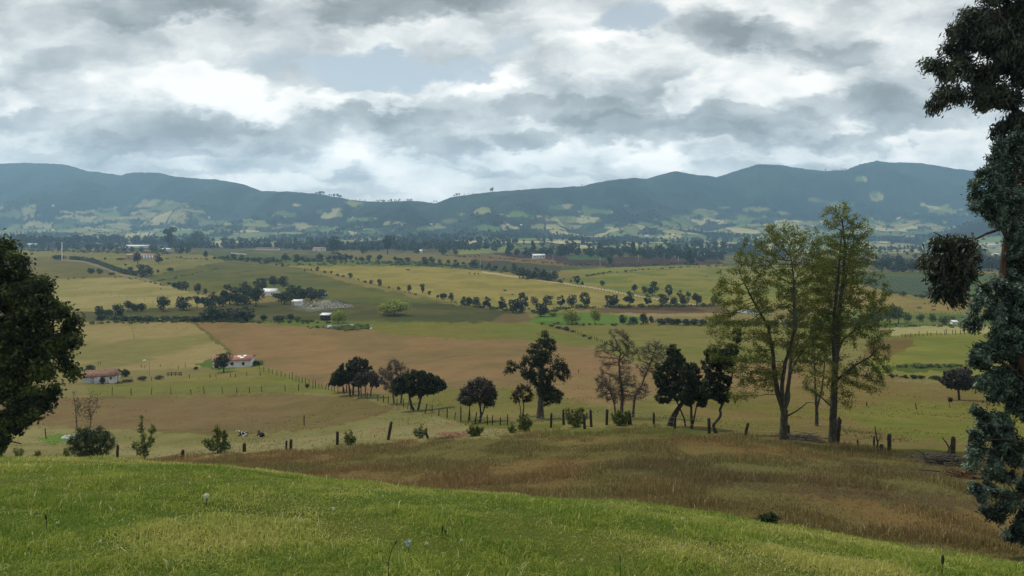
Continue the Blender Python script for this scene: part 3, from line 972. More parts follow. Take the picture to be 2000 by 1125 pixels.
def proto_geo(kind, var, nl=420):
    rng = np.random.default_rng(1000 + var * 17 + sum(map(ord, kind)))
    cl = []
    if kind == 'round':
        for _ in range(11):
            p = in_blob(1, rng, .4)[0]
            cl.append((p * [.30, .30, .32] + [0, 0, .47], rng.uniform(.18, .27)))
        tr = .2
    elif kind == 'oval':
        for _ in range(11):
            t = rng.random()
            a = rng.uniform(0, 6.28)
            r = .24 * math.sin(pi * (0.12 + .80 * t)) ** .7
            cl.append((np.array([cos(a) * r, sin(a) * r, .22 + t * .66]), rng.uniform(.13, .2)))
        tr = .2
    elif kind == 'cone':
        for i in range(13):
            t = i / 12
            a = rng.uniform(0, 6.28)
            r = .26 * (1 - t) ** .9 + .01
            cl.append((np.array([cos(a) * r, sin(a) * r, .12 + t * .84]), .07 + .13 * (1 - t)))
        tr = .12
    elif kind == 'spread':
        for _ in range(12):
            a, r = rng.uniform(0, 6.28), rng.uniform(.1, .42)
            cl.append((np.array([cos(a) * r, sin(a) * r, .68 + .14 * (1 - (r / .42) ** 2) + rng.uniform(-.08, .08)]), rng.uniform(.13, .18)))
        tr = .5
    elif kind == 'tall':
        for _ in range(13):
            t = rng.random()
            a = rng.uniform(0, 6.28)
            r = (.10 + .18 * t) * rng.uniform(.3, 1)
            cl.append((np.array([cos(a) * r, sin(a) * r, .30 + t * .58]), rng.uniform(.10, .16)))
        tr = .35
    else:                                     # bush
        for _ in range(9):
            a, r = rng.uniform(0, 6.28), rng.uniform(0, .34)
            cl.append((np.array([cos(a) * r, sin(a) * r, .3 + .25 * rng.random() - .3 * r]), rng.uniform(.2, .3)))
        tr = .1
    per = nl // len(cl)
    C, Dn, T_ = [], [], []
    for c, r in cl:
        p = in_blob(per, rng, .5)
        C.append(c + p * r * [1, 1, .85])
        Dn.append(p + rng.normal(0, .7, p.shape))
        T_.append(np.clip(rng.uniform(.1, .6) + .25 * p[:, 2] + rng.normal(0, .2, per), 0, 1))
    C, Dn, T_ = np.concatenate(C), np.concatenate(Dn), np.concatenate(T_)
    k = len(C)
    sz = 1.85 / math.sqrt(nl)
    v, f = leaf_quads(C, Dn, sz * 1.4 * rng.uniform(.7, 1.4, k), sz * rng.uniform(.7, 1.3, k), rng)
    v[:, 2] = np.maximum(v[:, 2], 0.0)
    top = min(1.0, tr + .25)
    tv, tf = frusta(np.array([[0, 0, -.06], [0, 0, tr]]), np.array([[0, 0, tr], [.03, 0, top]]), np.array([.035, .022]), np.array([.022, .01]), 5)
    return v, f, np.repeat(T_, 4), tv, tf


def proto(kind, var, mat, nl=420):
    key = (kind, var, mat.name, nl)
    if key not in _proto:
        v, f, t, tv, tf = proto_geo(kind, var, nl)
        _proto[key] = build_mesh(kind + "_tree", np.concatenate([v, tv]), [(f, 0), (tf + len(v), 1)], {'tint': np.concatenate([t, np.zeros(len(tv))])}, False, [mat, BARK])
    return _proto[key]


_rngf = np.random.default_rng(77)


def far_tree(u, v, h, w=None, kind='round', mat=None, label=None, group=None, name="tree", cat="tree", nl=420):
    g = ground(u, v, 20)
    s = g.y / F
    w = w or h * {'round': .95, 'oval': .8, 'cone': .55, 'spread': 1.25, 'tall': .7, 'bush': 1.3}[kind]
    wn = {'round': 1.0, 'oval': .8, 'cone': .72, 'spread': 1.15, 'tall': .78, 'bush': 1.1}[kind]
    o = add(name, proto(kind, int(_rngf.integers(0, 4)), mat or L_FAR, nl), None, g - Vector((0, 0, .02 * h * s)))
    o.scale = (w * s / wn, w * s / wn, h * s)
    o.rotation_euler = (0, 0, float(_rngf.uniform(0, 6.28)))
    tag(o, label, cat, group)
    return o

# ------------------------------------------------------------------ the trees close by
# the two tall open trees and the thin one behind them
tree("open_crown_tree", "tall airy tree with thin olive leaves, its trunk forking low, beside the dark fence post", (1527, 860),
     [(1530, 470, 62, 40), (1478, 510, 55, 48), (1568, 520, 40, 70), (1430, 565, 48, 45), (1520, 560, 60, 55), (1420, 640, 50, 36), (1470, 720, 60, 36), (1400, 690, 24, 24),
      (1598, 540, 30, 60), (1590, 470, 22, 30), (1405, 610, 26, 34), (1560, 640, 40, 70), (1590, 700, 36, 30), (1490, 640, 50, 50), (1445, 770, 30, 24)],
     [dict(p=[(1527, 862), (1529, 830), (1530, 800)], r=(8, 7)),
      dict(p=[(1530, 800), (1519, 770), (1512, 735), (1508, 690), (1506, 640, 20), (1478, 590, 25), (1460, 550, 30)], r=(5.5, 1.2), **{'from': 1}),
      dict(p=[(1531, 802), (1524, 755, -10), (1526, 700, -20), (1540, 630, -40), (1536, 560, -40), (1534, 500, -30)], r=(4.5, 1.2), **{'from': 1}),
      dict(p=[(1531, 802), (1536, 765), (1541, 730), (1550, 690, 20), (1556, 640, 30), (1562, 560, 40)], r=(4.5, 1.2), **{'from': 1}),
      dict(p=[(1531, 806), (1543, 780, 10), (1544, 745, 15), (1560, 715, 30), (1588, 680, 40), (1600, 640, 40)], r=(3.2, .9), **{'from': 1}),
      dict(p=[(1533, 815), (1552, 795, -20), (1566, 778, -30), (1590, 780, -40)], r=(1.8, .6), **{'from': 1})],
     L_OLIVE, BARK_PALE, natt=2600, nleaf=34000, leaf=(.17, .065), rtip=.016, rbase=.22, seed=11, step=.24, spread=.7, bare=.26, shell=.1, up=.18, group="tall open trees by the fence", depth=.9)
tree("open_crown_tree", "tallest airy tree with one straight trunk and feathery top, by the thick leaning post", (1626, 866),
     [(1632, 430, 36, 40), (1676, 455, 34, 42), (1640, 500, 70, 50), (1600, 560, 50, 60), (1668, 540, 40, 60), (1690, 600, 50, 40), (1640, 620, 60, 60), (1700, 660, 40, 28), (1735, 640, 14, 24),
      (1690, 720, 44, 36), (1640, 740, 40, 40), (1585, 640, 34, 50), (1700, 755, 36, 20), (1590, 750, 26, 30), (1735, 605, 20, 12), (1650, 790, 30, 18), (1718, 570, 22, 30), (1700, 500, 20, 26), (1725, 690, 24, 26)],
     [dict(p=[(1624, 868), (1628, 820), (1630, 760), (1633, 700), (1637, 640), (1641, 590), (1648, 540), (1650, 480), (1644, 430)], r=(8, 1.4)),
      dict(p=[(1631, 720), (1622, 660, -15), (1620, 600, -25), (1622, 530, -35), (1628, 450, -30)], r=(5, 1.2), **{'from': 1}),
      dict(p=[(1633, 700), (1652, 668, 15), (1680, 650, 25), (1705, 630, 30), (1730, 606, 30)], r=(3, .8), **{'from': 1}),
      dict(p=[(1629, 800), (1612, 780, 20), (1596, 770, 30), (1584, 766, 30)], r=(2, .6), **{'from': 1}),
      dict(p=[(1631, 745), (1660, 712, -20), (1690, 690, -30), (1710, 668, -30)], r=(2.8, .7), **{'from': 1}),
      dict(p=[(1641, 590), (1662, 540, 20), (1678, 490, 30), (1680, 450, 30)], r=(2.6, .9), **{'from': 1})],
     L_OLIVE, BARK_PALE, natt=2900, nleaf=37000, leaf=(.17, .065), rtip=.016, rbase=.22, seed=12, step=.24, spread=.7, bare=.26, shell=.1, up=.16, group="tall open trees by the fence", depth=.9)
tree("slender_tree", "slender pale-barked young tree standing behind and between the two airy trees", (1595, 832),
     [(1590, 720, 26, 36), (1610, 690, 22, 30), (1580, 670, 20, 24)],
     [dict(p=[(1595, 833), (1595, 800), (1592, 760), (1588, 700)], r=(4, 1)), dict(p=[(1595, 800), (1606, 760), (1612, 700)], r=(2.4, .8), **{'from': 1})],
     L_OLIVE, BARK_PALE, natt=300, nleaf=1200, leaf=(.24, .09), rbase=.12, seed=13, bare=.45)

# dark trees along the middle fence
tree("umbrella_tree", "dark flat-crowned tree, highest of the huddle beside the bare grey tree", (688, 771),
     [(700, 712, 22, 15), (680, 722, 26, 15), (712, 724, 16, 15), (664, 738, 20, 12), (690, 738, 26, 14)],
     [dict(p=[(690, 771), (690, 755), (686, 735)], r=(2.2, 1.2)), dict(p=[(684, 770), (682, 752), (672, 738)], r=(2, 1)), dict(p=[(702, 772), (700, 755), (706, 730)], r=(2, 1))],
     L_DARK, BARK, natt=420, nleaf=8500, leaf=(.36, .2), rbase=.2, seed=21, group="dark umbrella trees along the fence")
tree("umbrella_tree", "low dark flat-crowned tree at the outer edge of the huddle by the fence", (672, 766),
     [(662, 742, 18, 11), (652, 747, 10, 7), (676, 735, 14, 10)],
     [dict(p=[(671, 767), (670, 755), (664, 744)], r=(1.8, 1)), dict(p=[(677, 768), (677, 752)], r=(1.6, 1))],
     L_DARK, BARK, natt=260, nleaf=4200, leaf=(.36, .2), rbase=.16, seed=22, group="dark umbrella trees along the fence")
tree("umbrella_tree", "greyer many-stemmed tree in front of the dark huddle by the fence", (716, 776),
     [(716, 738, 24, 14), (735, 746, 14, 10), (698, 746, 14, 10)],
     [dict(p=[(713, 776), (714, 758), (708, 745)], r=(1.8, .9)), dict(p=[(722, 776), (726, 758), (734, 748)], r=(1.8, .8)), dict(p=[(706, 773), (705, 756), (702, 748)], r=(1.5, .8))],
     L_GREY, BARK_GREY, natt=380, nleaf=5200, leaf=(.32, .17), rbase=.16, seed=23, group="dark umbrella trees along the fence")
tree("bare_tree", "grey nearly leafless tree between the dark huddle and the two-trunked tree", (775, 788),
     [(772, 716, 18, 17), (752, 728, 18, 14), (788, 728, 16, 18), (765, 745, 24, 22)],
     [dict(p=[(770, 788), (768, 765), (764, 745)], r=(2.2, 1.2)), dict(p=[(783, 787), (785, 765), (782, 740)], r=(2.2, 1.2))],
     L_GREY, BARK_GREY, natt=1300, nleaf=6500, leaf=(.42, .035), rtip=.026, rbase=.2, seed=24, step=.26, spread=.7)
tree("umbrella_tree", "broad dark dome-crowned tree on two splayed trunks, its shade on the grass", (812, 801),
     [(815, 740, 34, 18), (790, 752, 26, 17), (845, 750, 28, 17), (820, 760, 44, 12), (862, 756, 13, 10), (778, 764, 12, 8)],
     [dict(p=[(811, 801), (804, 793), (801, 780), (800, 762), (794, 745)], r=(2.8, 1.5)), dict(p=[(815, 801), (819, 788), (823, 775), (832, 762), (838, 748)], r=(2.4, 1.3))],
     L_DARK, BARK, natt=700, nleaf=15000, leaf=(.32, .18), rbase=.25, seed=25, group="dark umbrella trees along the fence")
tree("round_tree", "round-headed grey-green tree with a forked stem beside the fence", (937, 825),
     [(938, 765, 34, 24), (915, 772, 24, 18), (955, 778, 18, 20), (935, 750, 24, 14)],
     [dict(p=[(936, 825), (939, 810), (938, 795), (934, 780)], r=(2.6, 1.4)), dict(p=[(938, 818), (944, 803), (949, 790)], r=(1.6, .9), **{'from': 1})],
     L_GREY, BARK, natt=620, nleaf=9000, leaf=(.24, .10), rbase=.2, seed=26, shell=.35)
tree("round_tree", "small dark tree tucked against the round-headed tree by the fence", (917, 822),
     [(914, 780, 12, 12), (908, 772, 10, 9)], [dict(p=[(917, 823), (918, 805), (917, 788)], r=(1.4, .8))], L_DARK, BARK, natt=200, nleaf=2000, leaf=(.24, .14), rbase=.1, seed=27)
tree("half_dead_tree", "tall ragged half-dead tree with one dark leafy limb and a pale split trunk", (1054, 818),
     [(1062, 664, 14, 20), (1048, 680, 16, 16), (1075, 690, 16, 18), (1052, 702, 30, 20), (1000, 712, 15, 9), (1018, 718, 16, 9), (1085, 720, 20, 20), (1060, 740, 30, 22), (1096, 712, 12, 10), (1072, 768, 26, 16), (1030, 735, 14, 10), (1104, 735, 14, 14), (1090, 775, 16, 12), (1040, 690, 14, 16), (1076, 672, 14, 14), (992, 725, 12, 9)],
     [dict(p=[(1052, 820), (1052, 800), (1054, 775), (1058, 745), (1060, 710), (1058, 680), (1064, 660)], r=(5.2, 1)), dict(p=[(1060, 816), (1060, 795), (1060, 770), (1072, 742), (1090, 725), (1108, 712)], r=(3, .7)),
      dict(p=[(1056, 760), (1040, 738), (1022, 722), (1000, 714)], r=(2.6, .9), **{'from': 1})],
     L_DARK, BARK_GREY, natt=2000, nleaf=13500, leaf=(.22, .11), rtip=.022, rbase=.34, seed=28, step=.22, bare=.30, spread=.8)
tree("round_tree", "small dark tree with drooping sides at the foot of the ragged half-dead tree", (1021, 812),
     [(1022, 760, 18, 12), (1008, 775, 12, 13), (1034, 772, 10, 12)], [dict(p=[(1021, 813), (1023, 795), (1020, 775)], r=(1.5, .8)), dict(p=[(1016, 811), (1016, 795), (1012, 780)], r=(1.1, .6))],
     L_RUST, BARK, natt=420, nleaf=2200, leaf=(.2, .11), rbase=.1, seed=29, bare=.35)
tree("bare_tree", "tall twisted bare tree above a bright green shrub", (1212, 818),
     [(1215, 660, 20, 14), (1190, 682, 24, 14), (1230, 685, 20, 18), (1208, 672, 26, 16), (1180, 710, 14, 18), (1195, 760, 34, 24), (1225, 745, 24, 24), (1240, 772, 30, 12), (1172, 768, 14, 14), (1170, 690, 14, 12), (1205, 650, 22, 10), (1180, 740, 20, 18), (1210, 775, 40, 14), (1222, 712, 16, 16)],
     [dict(p=[(1214, 820), (1214, 790), (1214, 765), (1210, 735), (1208, 705), (1212, 690), (1202, 680)], r=(4, 1.2)), dict(p=[(1204, 805), (1199, 785), (1192, 765), (1180, 750)], r=(2.4, .8)),
      dict(p=[(1210, 705), (1222, 690), (1228, 670)], r=(1.6, .6), **{'from': 1})],
     L_GREY, BARK_GREY, natt=3000, nleaf=9000, leaf=(.30, .030), rtip=.026, rbase=.3, seed=30, step=.22, spread=.7)
tree("bare_tree", "crooked grey tree with a bare fan of twigs leaning away from the twisted bare tree", (1238, 815),
     [(1275, 685, 22, 22), (1290, 700, 18, 16), (1262, 715, 22, 22), (1255, 760, 20, 14), (1292, 680, 16, 16), (1255, 690, 16, 14), (1280, 725, 20, 12)],
     [dict(p=[(1235, 815), (1240, 775), (1255, 750), (1264, 725), (1272, 705), (1280, 685)], r=(3, .8))],
     L_GREY, BARK_GREY, natt=1900, nleaf=3500, leaf=(.30, .030), rtip=.026, rbase=.22, seed=31, step=.22, spread=.7)
tree("dense_tree", "dense dark tree on a thick trunk leaning steeply, with a prop-like second stem", (1308, 832),
     [(1314, 690, 16, 18), (1320, 715, 24, 22), (1298, 730, 24, 22), (1322, 755, 34, 26), (1288, 750, 14, 16), (1345, 750, 16, 24), (1300, 775, 24, 14)],
     [dict(p=[(1305, 832), (1312, 818), (1322, 802), (1332, 788), (1338, 775), (1330, 745)], r=(6, 2.4)), dict(p=[(1313, 833), (1320, 815), (1330, 795)], r=(2, 1.4)), dict(p=[(1341, 838), (1336, 818), (1328, 798), (1318, 775)], r=(2, 1.2))],
     L_DARK, BARK, natt=760, nleaf=14000, leaf=(.22, .14), rbase=.3, seed=32, group="dense dark trees by the fence")
tree("dense_tree", "dense dark tree with straight paired stems beside the leaning tree", (1352, 838),
     [(1348, 730, 22, 24), (1362, 755, 22, 22), (1345, 775, 22, 18), (1372, 780, 12, 14)],
     [dict(p=[(1351, 839), (1351, 815), (1350, 790), (1347, 760)], r=(3.2, 1.6)), dict(p=[(1353, 830), (1358, 805), (1363, 780)], r=(1.8, 1), **{'from': 1})],
     L_DARK, BARK, natt=520, nleaf=9500, leaf=(.22, .14), rbase=.25, seed=33, group="dense dark trees by the fence")
tree("dense_tree", "dark tree on a snaking bent stem beside the tall airy tree", (1400, 846),
     [(1392, 692, 20, 16), (1412, 705, 28, 22), (1385, 715, 18, 20), (1398, 745, 26, 24), (1425, 690, 18, 18), (1440, 655, 12, 16), (1410, 775, 20, 14), (1378, 760, 12, 20)],
     [dict(p=[(1402, 848), (1395, 838), (1393, 829), (1402, 820), (1408, 810), (1406, 800), (1412, 788), (1410, 765), (1404, 735)], r=(3.6, 1.4)), dict(p=[(1412, 788), (1428, 740), (1432, 700), (1438, 665)], r=(2, .8), **{'from': 1})],
     L_DARK, BARK_PALE, natt=800, nleaf=11000, leaf=(.2, .13), rbase=.22, seed=34, group="dense dark trees by the fence")
tree("round_tree", "lone dark spreading tree on a short trunk in the open pasture", (1875, 781),
     [(1872, 735, 34, 14), (1850, 742, 18, 11), (1898, 745, 22, 11), (1876, 752, 30, 9), (1880, 726, 20, 8)],
     [dict(p=[(1875, 782), (1873, 768), (1871, 755)], r=(2.6, 1.8))], L_GREY, BARK, natt=520, nleaf=9000, leaf=(.34, .2), rbase=.22, seed=35)
tree("sapling", "tiny leggy sapling in the pasture near the lone spreading tree", (1855, 796),
     [(1855, 779, 6, 4)], [dict(p=[(1855, 797), (1855, 786), (1854, 779)], r=(.8, .4))], L_RUST, BARK, natt=60, nleaf=120, leaf=(.3, .16), rbase=.06, seed=36)

# the big trees at the two sides of the view
tree("broadleaf_tree", "big dark broadleaf tree with drooping lower limbs beside the grassy brow", (-60, 900),
     [(-30, 520, 70, 50), (40, 560, 62, 46), (-60, 600, 110, 70), (90, 600, 52, 40), (125, 610, 30, 24), (60, 660, 70, 50), (120, 665, 40, 34), (150, 675, 22, 20), (-40, 700, 100, 60), (100, 720, 52, 34),
      (140, 712, 28, 20), (40, 760, 70, 36), (95, 770, 30, 22), (-60, 780, 80, 40), (10, 815, 50, 26), (0, 470, 24, 16), (108, 785, 18, 14), (-130, 640, 90, 110), (145, 640, 18, 20), (30, 510, 30, 30)],
     [dict(p=[(-60, 930), (-62, 860), (-64, 780), (-60, 700), (-50, 620), (-34, 560)], r=(17, 5)), dict(p=[(-62, 850), (-10, 845, -20), (40, 832, -40), (98, 806, -50)], r=(5, 2), **{'from': 1}),
      dict(p=[(-62, 800), (-10, 740), (50, 690), (100, 660)], r=(7, 2.4), **{'from': 1}), dict(p=[(-62, 880), (-20, 862, -30), (40, 848, -45), (70, 852, -50)], r=(3, 1.2), **{'from': 1}),
      dict(p=[(-64, 760), (-100, 700), (-140, 640)], r=(7, 2.4), **{'from': 1})],
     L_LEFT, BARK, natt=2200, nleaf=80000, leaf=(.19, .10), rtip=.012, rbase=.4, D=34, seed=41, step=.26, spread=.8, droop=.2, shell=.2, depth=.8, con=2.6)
tree("broadleaf_tree", "dark leafy bush growing against the foot of the big broadleaf tree", (-12, 905),
     [(-6, 855, 22, 24), (-20, 870, 26, 26), (-4, 882, 14, 14)], [dict(p=[(-12, 925), (-12, 890), (-10, 868)], r=(3, 1.5))], L_LEFT, BARK, natt=260, nleaf=3600, leaf=(.15, .08), rbase=.1, D=32, seed=42)
tree("eucalyptus_tree", "tall dark tree with long drooping leaves and a hanging rounded bough, behind the silvery tree", (2065, 1000),
     [(1930, 40, 60, 50), (1880, 100, 60, 44), (1955, 110, 70, 60), (1850, 150, 40, 40), (1835, 205, 28, 28), (1890, 180, 50, 40), (1950, 190, 60, 40), (1900, 215, 22, 18), (1995, 40, 70, 90), (2060, 60, 90, 110),
      (1980, -40, 110, 60), (2100, -60, 130, 90), (2150, 80, 100, 100), (1868, 500, 40, 40), (1850, 530, 36, 44), (1890, 520, 34, 40), (1862, 572, 34, 26), (1905, 490, 20, 24), (1880, 590, 14, 14), (1866, 535, 30, 50, 30), (1836, 530, 26, 46, 30), (1845, 575, 24, 24, 30), (1840, 490, 22, 24, 30), (1905, 520, 20, 30, 30), (1870, 475, 30, 18, 30), (1886, 548, 26, 36, 30), (1850, 500, 26, 26, 30), (1895, 500, 24, 26, 30), (1990, 330, 60, 80), (2090, 260, 80, 120), (1965, 265, 30, 26)],
     [dict(p=[(2065, 1030), (2050, 850), (2040, 650), (2030, 450), (2020, 300), (2010, 150), (2030, 0)], r=(24, 9)), dict(p=[(2015, 235), (1985, 210, 10), (1950, 190, 20), (1900, 150, 25)], r=(6, 2), **{'from': 1}),
      dict(p=[(2012, 170), (1990, 120, -20), (1965, 70, -25), (1935, 40, -30)], r=(6, 2), **{'from': 1}), dict(p=[(2028, 420), (1990, 440, 20), (1945, 458, 30), (1900, 480, 30), (1872, 520, 30), (1862, 565, 30)], r=(3.5, 1.2), **{'from': 1}),
      dict(p=[(2030, 10), (2080, -40), (2120, -80)], r=(8, 3), **{'from': 1}), dict(p=[(2022, 300), (2070, 240), (2120, 150)], r=(8, 3), **{'from': 1})],
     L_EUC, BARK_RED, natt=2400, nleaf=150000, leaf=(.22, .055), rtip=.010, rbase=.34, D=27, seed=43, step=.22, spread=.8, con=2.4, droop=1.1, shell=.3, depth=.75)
tree("silver_wattle_tree", "silvery blue-green feathery tree with reddish limbs, hanging low beside the brown slope", (2050, 1080),
     [(1985, 290, 45, 40), (1950, 320, 36, 36), (1925, 370, 40, 32), (1900, 385, 26, 20), (1965, 400, 50, 36), (1950, 430, 36, 22), (1985, 480, 40, 30), (1930, 590, 40, 40), (1905, 625, 32, 24), (1975, 600, 50, 50),
      (1945, 660, 46, 34), (1985, 690, 50, 50), (1960, 740, 40, 40), (1930, 780, 26, 18), (1990, 790, 50, 44), (1930, 830, 36, 26), (1910, 865, 22, 20), (1960, 870, 46, 40), (1935, 905, 36, 30), (1985, 930, 40, 40),
      (1945, 960, 34, 28), (1985, 990, 36, 30), (1960, 1010, 24, 20), (1990, 1035, 18, 20), (1905, 700, 26, 18), (1915, 745, 24, 16), (1895, 800, 18, 12), (1895, 905, 26, 20), (1905, 950, 24, 18), (1920, 990, 22, 16), (2010, 1050, 30, 26), (1965, 1045, 26, 18), (2050, 400, 70, 120), (2070, 650, 70, 140), (2080, 880, 70, 120), (1985, 560, 26, 26), (1960, 535, 18, 20)],
     [dict(p=[(2050, 1110), (2035, 950), (2015, 800), (1990, 700), (1968, 620), (1958, 560), (1962, 500), (1975, 430), (1990, 340)], r=(15, 4)), dict(p=[(2000, 740), (1970, 720, -20), (1935, 700, -30)], r=(4, 1.5), **{'from': 1}),
      dict(p=[(2025, 880), (1990, 860, -20), (1950, 850, -30), (1920, 850, -30)], r=(4, 1.5), **{'from': 1}), dict(p=[(1964, 600), (1940, 580, 20), (1915, 600, 20)], r=(3, 1.2), **{'from': 1}),
      dict(p=[(2035, 960), (2000, 960, -15), (1965, 965, -20)], r=(4, 1.5), **{'from': 1}), dict(p=[(1968, 470), (1950, 420, 15), (1930, 385, 20)], r=(4, 1.4), **{'from': 1})],
     L_SILVER, BARK_RED, natt=3600, nleaf=210000, leaf=(.12, .040), rtip=.008, rbase=.24, D=21, seed=44, step=.16, spread=.62, con=3.2, droop=.3, shell=.35, depth=.7)

# shrubs and saplings on the slope and by the fences
tree("shrub", "wide dark fan-shaped shrub standing on the edge of the grassy brow", (177, 899),
     [(160, 860, 26, 20), (195, 860, 28, 20), (178, 850, 30, 16), (142, 868, 14, 16), (214, 866, 12, 18), (166, 880, 26, 14), (194, 880, 26, 14), (180, 890, 24, 10), (150, 845, 8, 10), (172, 838, 8, 8), (196, 840, 8, 9), (214, 850, 8, 9)],
     [dict(p=[(172, 899), (160, 880), (146, 862)], r=(1.2, .5)), dict(p=[(175, 899), (170, 876), (166, 852)], r=(1.2, .5)), dict(p=[(178, 899), (182, 874), (184, 850)], r=(1.2, .5)),
      dict(p=[(181, 899), (195, 878), (208, 858)], r=(1.2, .5)), dict(p=[(184, 899), (204, 884), (220, 866)], r=(1, .4))],
     L_LEFT, BARK, natt=1100, nleaf=6500, leaf=(.34, .05), rtip=.016, rbase=.08, seed=51, step=.16, shell=.05, con=2.2, cat="shrub", up=.1, trunk_name="stems")
tree("sapling", "leggy two-stemmed sapling with bare twigs rising behind the dark fan-shaped shrub", (160, 852),
     [(148, 785, 10, 24), (178, 790, 14, 26), (165, 800, 20, 22), (190, 785, 6, 20)],
     [dict(p=[(155, 853), (150, 820), (148, 790), (144, 762)], r=(1.3, .4)), dict(p=[(172, 850), (178, 820), (172, 795), (176, 770)], r=(1.3, .4)), dict(p=[(176, 820), (188, 795), (192, 772)], r=(.8, .3), **{'from': 1})],
     L_RUST, BARK_GREY, natt=420, nleaf=600, leaf=(.26, .1), rtip=.018, rbase=.08, seed=52, step=.3)
tree("sapling", "spindly young tree with tiered sparse leaves, upright beside the leftover post", (281, 898),
     [(276, 820, 6, 14), (276, 838, 9, 14), (298, 840, 9, 12), (290, 862, 14, 14), (264, 872, 9, 10), (280, 880, 16, 12)],
     [dict(p=[(282, 899), (282, 870), (279, 845), (276, 812)], r=(1, .4)), dict(p=[(282, 878), (294, 852), (302, 832)], r=(.8, .3), **{'from': 1})],
     L_SHRUB, BARK, natt=300, nleaf=1300, leaf=(.24, .1), rbase=.06, seed=53)
tree("sapling", "bushy young sapling in thin brown grass near the short cracked post", (424, 885),
     [(424, 842, 8, 12), (436, 852, 10, 14), (418, 868, 16, 14), (400, 864, 8, 8), (440, 874, 12, 9)],
     [dict(p=[(424, 886), (425, 862), (424, 834)], r=(.9, .4)), dict(p=[(424, 878), (412, 868), (396, 862)], r=(.5, .3), **{'from': 1}), dict(p=[(425, 876), (436, 860), (440, 842)], r=(.6, .3), **{'from': 1})],
     L_SHRUB, BARK, natt=320, nleaf=1700, leaf=(.25, .11), rbase=.06, seed=54)
rsp = np.random.default_rng(14)
for i, (u, v, w, h, n, lb) in enumerate([
        (683, 869, 12, 30, 900, "light green leafy sapling next to the upright post in dry grass"), (820, 856, 13, 28, 900, "low leafy sapling between the leaning posts on the slope edge"),
        (928, 852, 17, 26, 1500, "compact green sapling below the round-headed tree"), (1025, 843, 16, 44, 1500, "yellowish leafy sapling below the ragged half-dead tree"),
        (1001, 846, 7, 18, 400, "small dull clump of leaves beside the yellowish sapling"), (1124, 834, 24, 50, 2400, "wide feathery sapling thicket crossing the fence"),
        (1211, 831, 17, 40, 2600, "bright green shrub at the foot of the twisted bare tree")]):
    k = 4 + int(w / 4)
    sp_ = [(u + w * (j / (k - 1) * 2 - 1) * .85 + rsp.normal(0, 1.2), h * rsp.uniform(.55, 1.0) * (1 - .25 * abs(j / (k - 1) * 2 - 1))) for j in range(k)]
    bl = [(q, v - hh * .66, 2.8, hh * .44) for q, hh in sp_] + [(u, v - h * .2, w * .7, h * .2)]
    tr = [dict(p=[(u, v + 1), (u, v - h * .2)], r=(.8, .5))] + [dict(p=[(u, v - h * .1), (u + (q - u) * .6, v - hh * .4), (q, v - hh)], r=(.45, .2), **{'from': 1}) for q, hh in sp_]
    tree("sapling", lb, (u, v), bl, tr, L_SHRUB, BARK, natt=300, nleaf=int(n * .5), leaf=(.24, .10), rbase=.06, seed=60 + i, shell=.05, spread=.9, cat="sapling", group="leafy saplings along the slope", con=2.2)
tree("shrub", "lone dark little bush low on the brown slope", (1502, 1030), [(1500, 1014, 18, 11), (1512, 1018, 10, 9), (1490, 1020, 9, 7)],
     [dict(p=[(1502, 1032), (1498, 1018)], r=(.7, .3)), dict(p=[(1503, 1032), (1512, 1018)], r=(.7, .3))], L_LEFT, BARK, natt=260, nleaf=1600, leaf=(.1, .045), rtip=.006, rbase=.03, seed=71, cat="bush", trunk_name="stems")
for i, (u, v, w, h) in enumerate([(38, 890, 22, 22), (72, 893, 10, 14), (128, 896, 10, 26)]):
    tree("weed_bush", ["ragged low weeds poking above the brow next to the big broadleaf tree", "short weed tuft on the brow between ragged weeds and shrub", "tall thin weeds touching the dark fan-shaped shrub"][i],
         (u, v + 6), [(u, v - h * .4, w * .6, h * .5)], [dict(p=[(u - 3, v + 6), (u - 4, v - h * .6)], r=(.5, .2)), dict(p=[(u + 3, v + 6), (u + 5, v - h * .5)], r=(.5, .2))],
         L_SHRUB, BARK, natt=120, nleaf=300, leaf=(.2, .09), rtip=.012, rbase=.03, seed=75 + i, cat="weeds", trunk_name="stems", bare=.3)

# ------------------------------------------------------------------ trees in the valley


rwr = np.random.default_rng(31)


def row(group, text, pts, kind=None, mat=None, start=0, name="tree", cat="tree"):
    """Trees of one row; text holds {} where the tree's place along the row goes."""
    pts = sorted(pts, key=lambda p: p[0])
    for i, p in enumerate(pts):
        k = p[4] if len(p) > 4 else kind or ('round', 'round', 'oval', 'bush')[int(rwr.integers(0, 4))]
        m = p[5] if len(p) > 5 else mat
        q = 1.22 if 'grove' in group or 'ditch' in group else 1.0
        far_tree(p[0], p[1], p[2] * (rwr.uniform(1.05, 1.3) if p[2] > 13 else rwr.uniform(.8, 1.5)), p[3] * q * rwr.uniform(1.0, 1.3) if len(p) > 3 and p[3] else None, k, m, text.format(ORD[i + start]), group, name, cat, 700 if p[2] > 14 else 320)


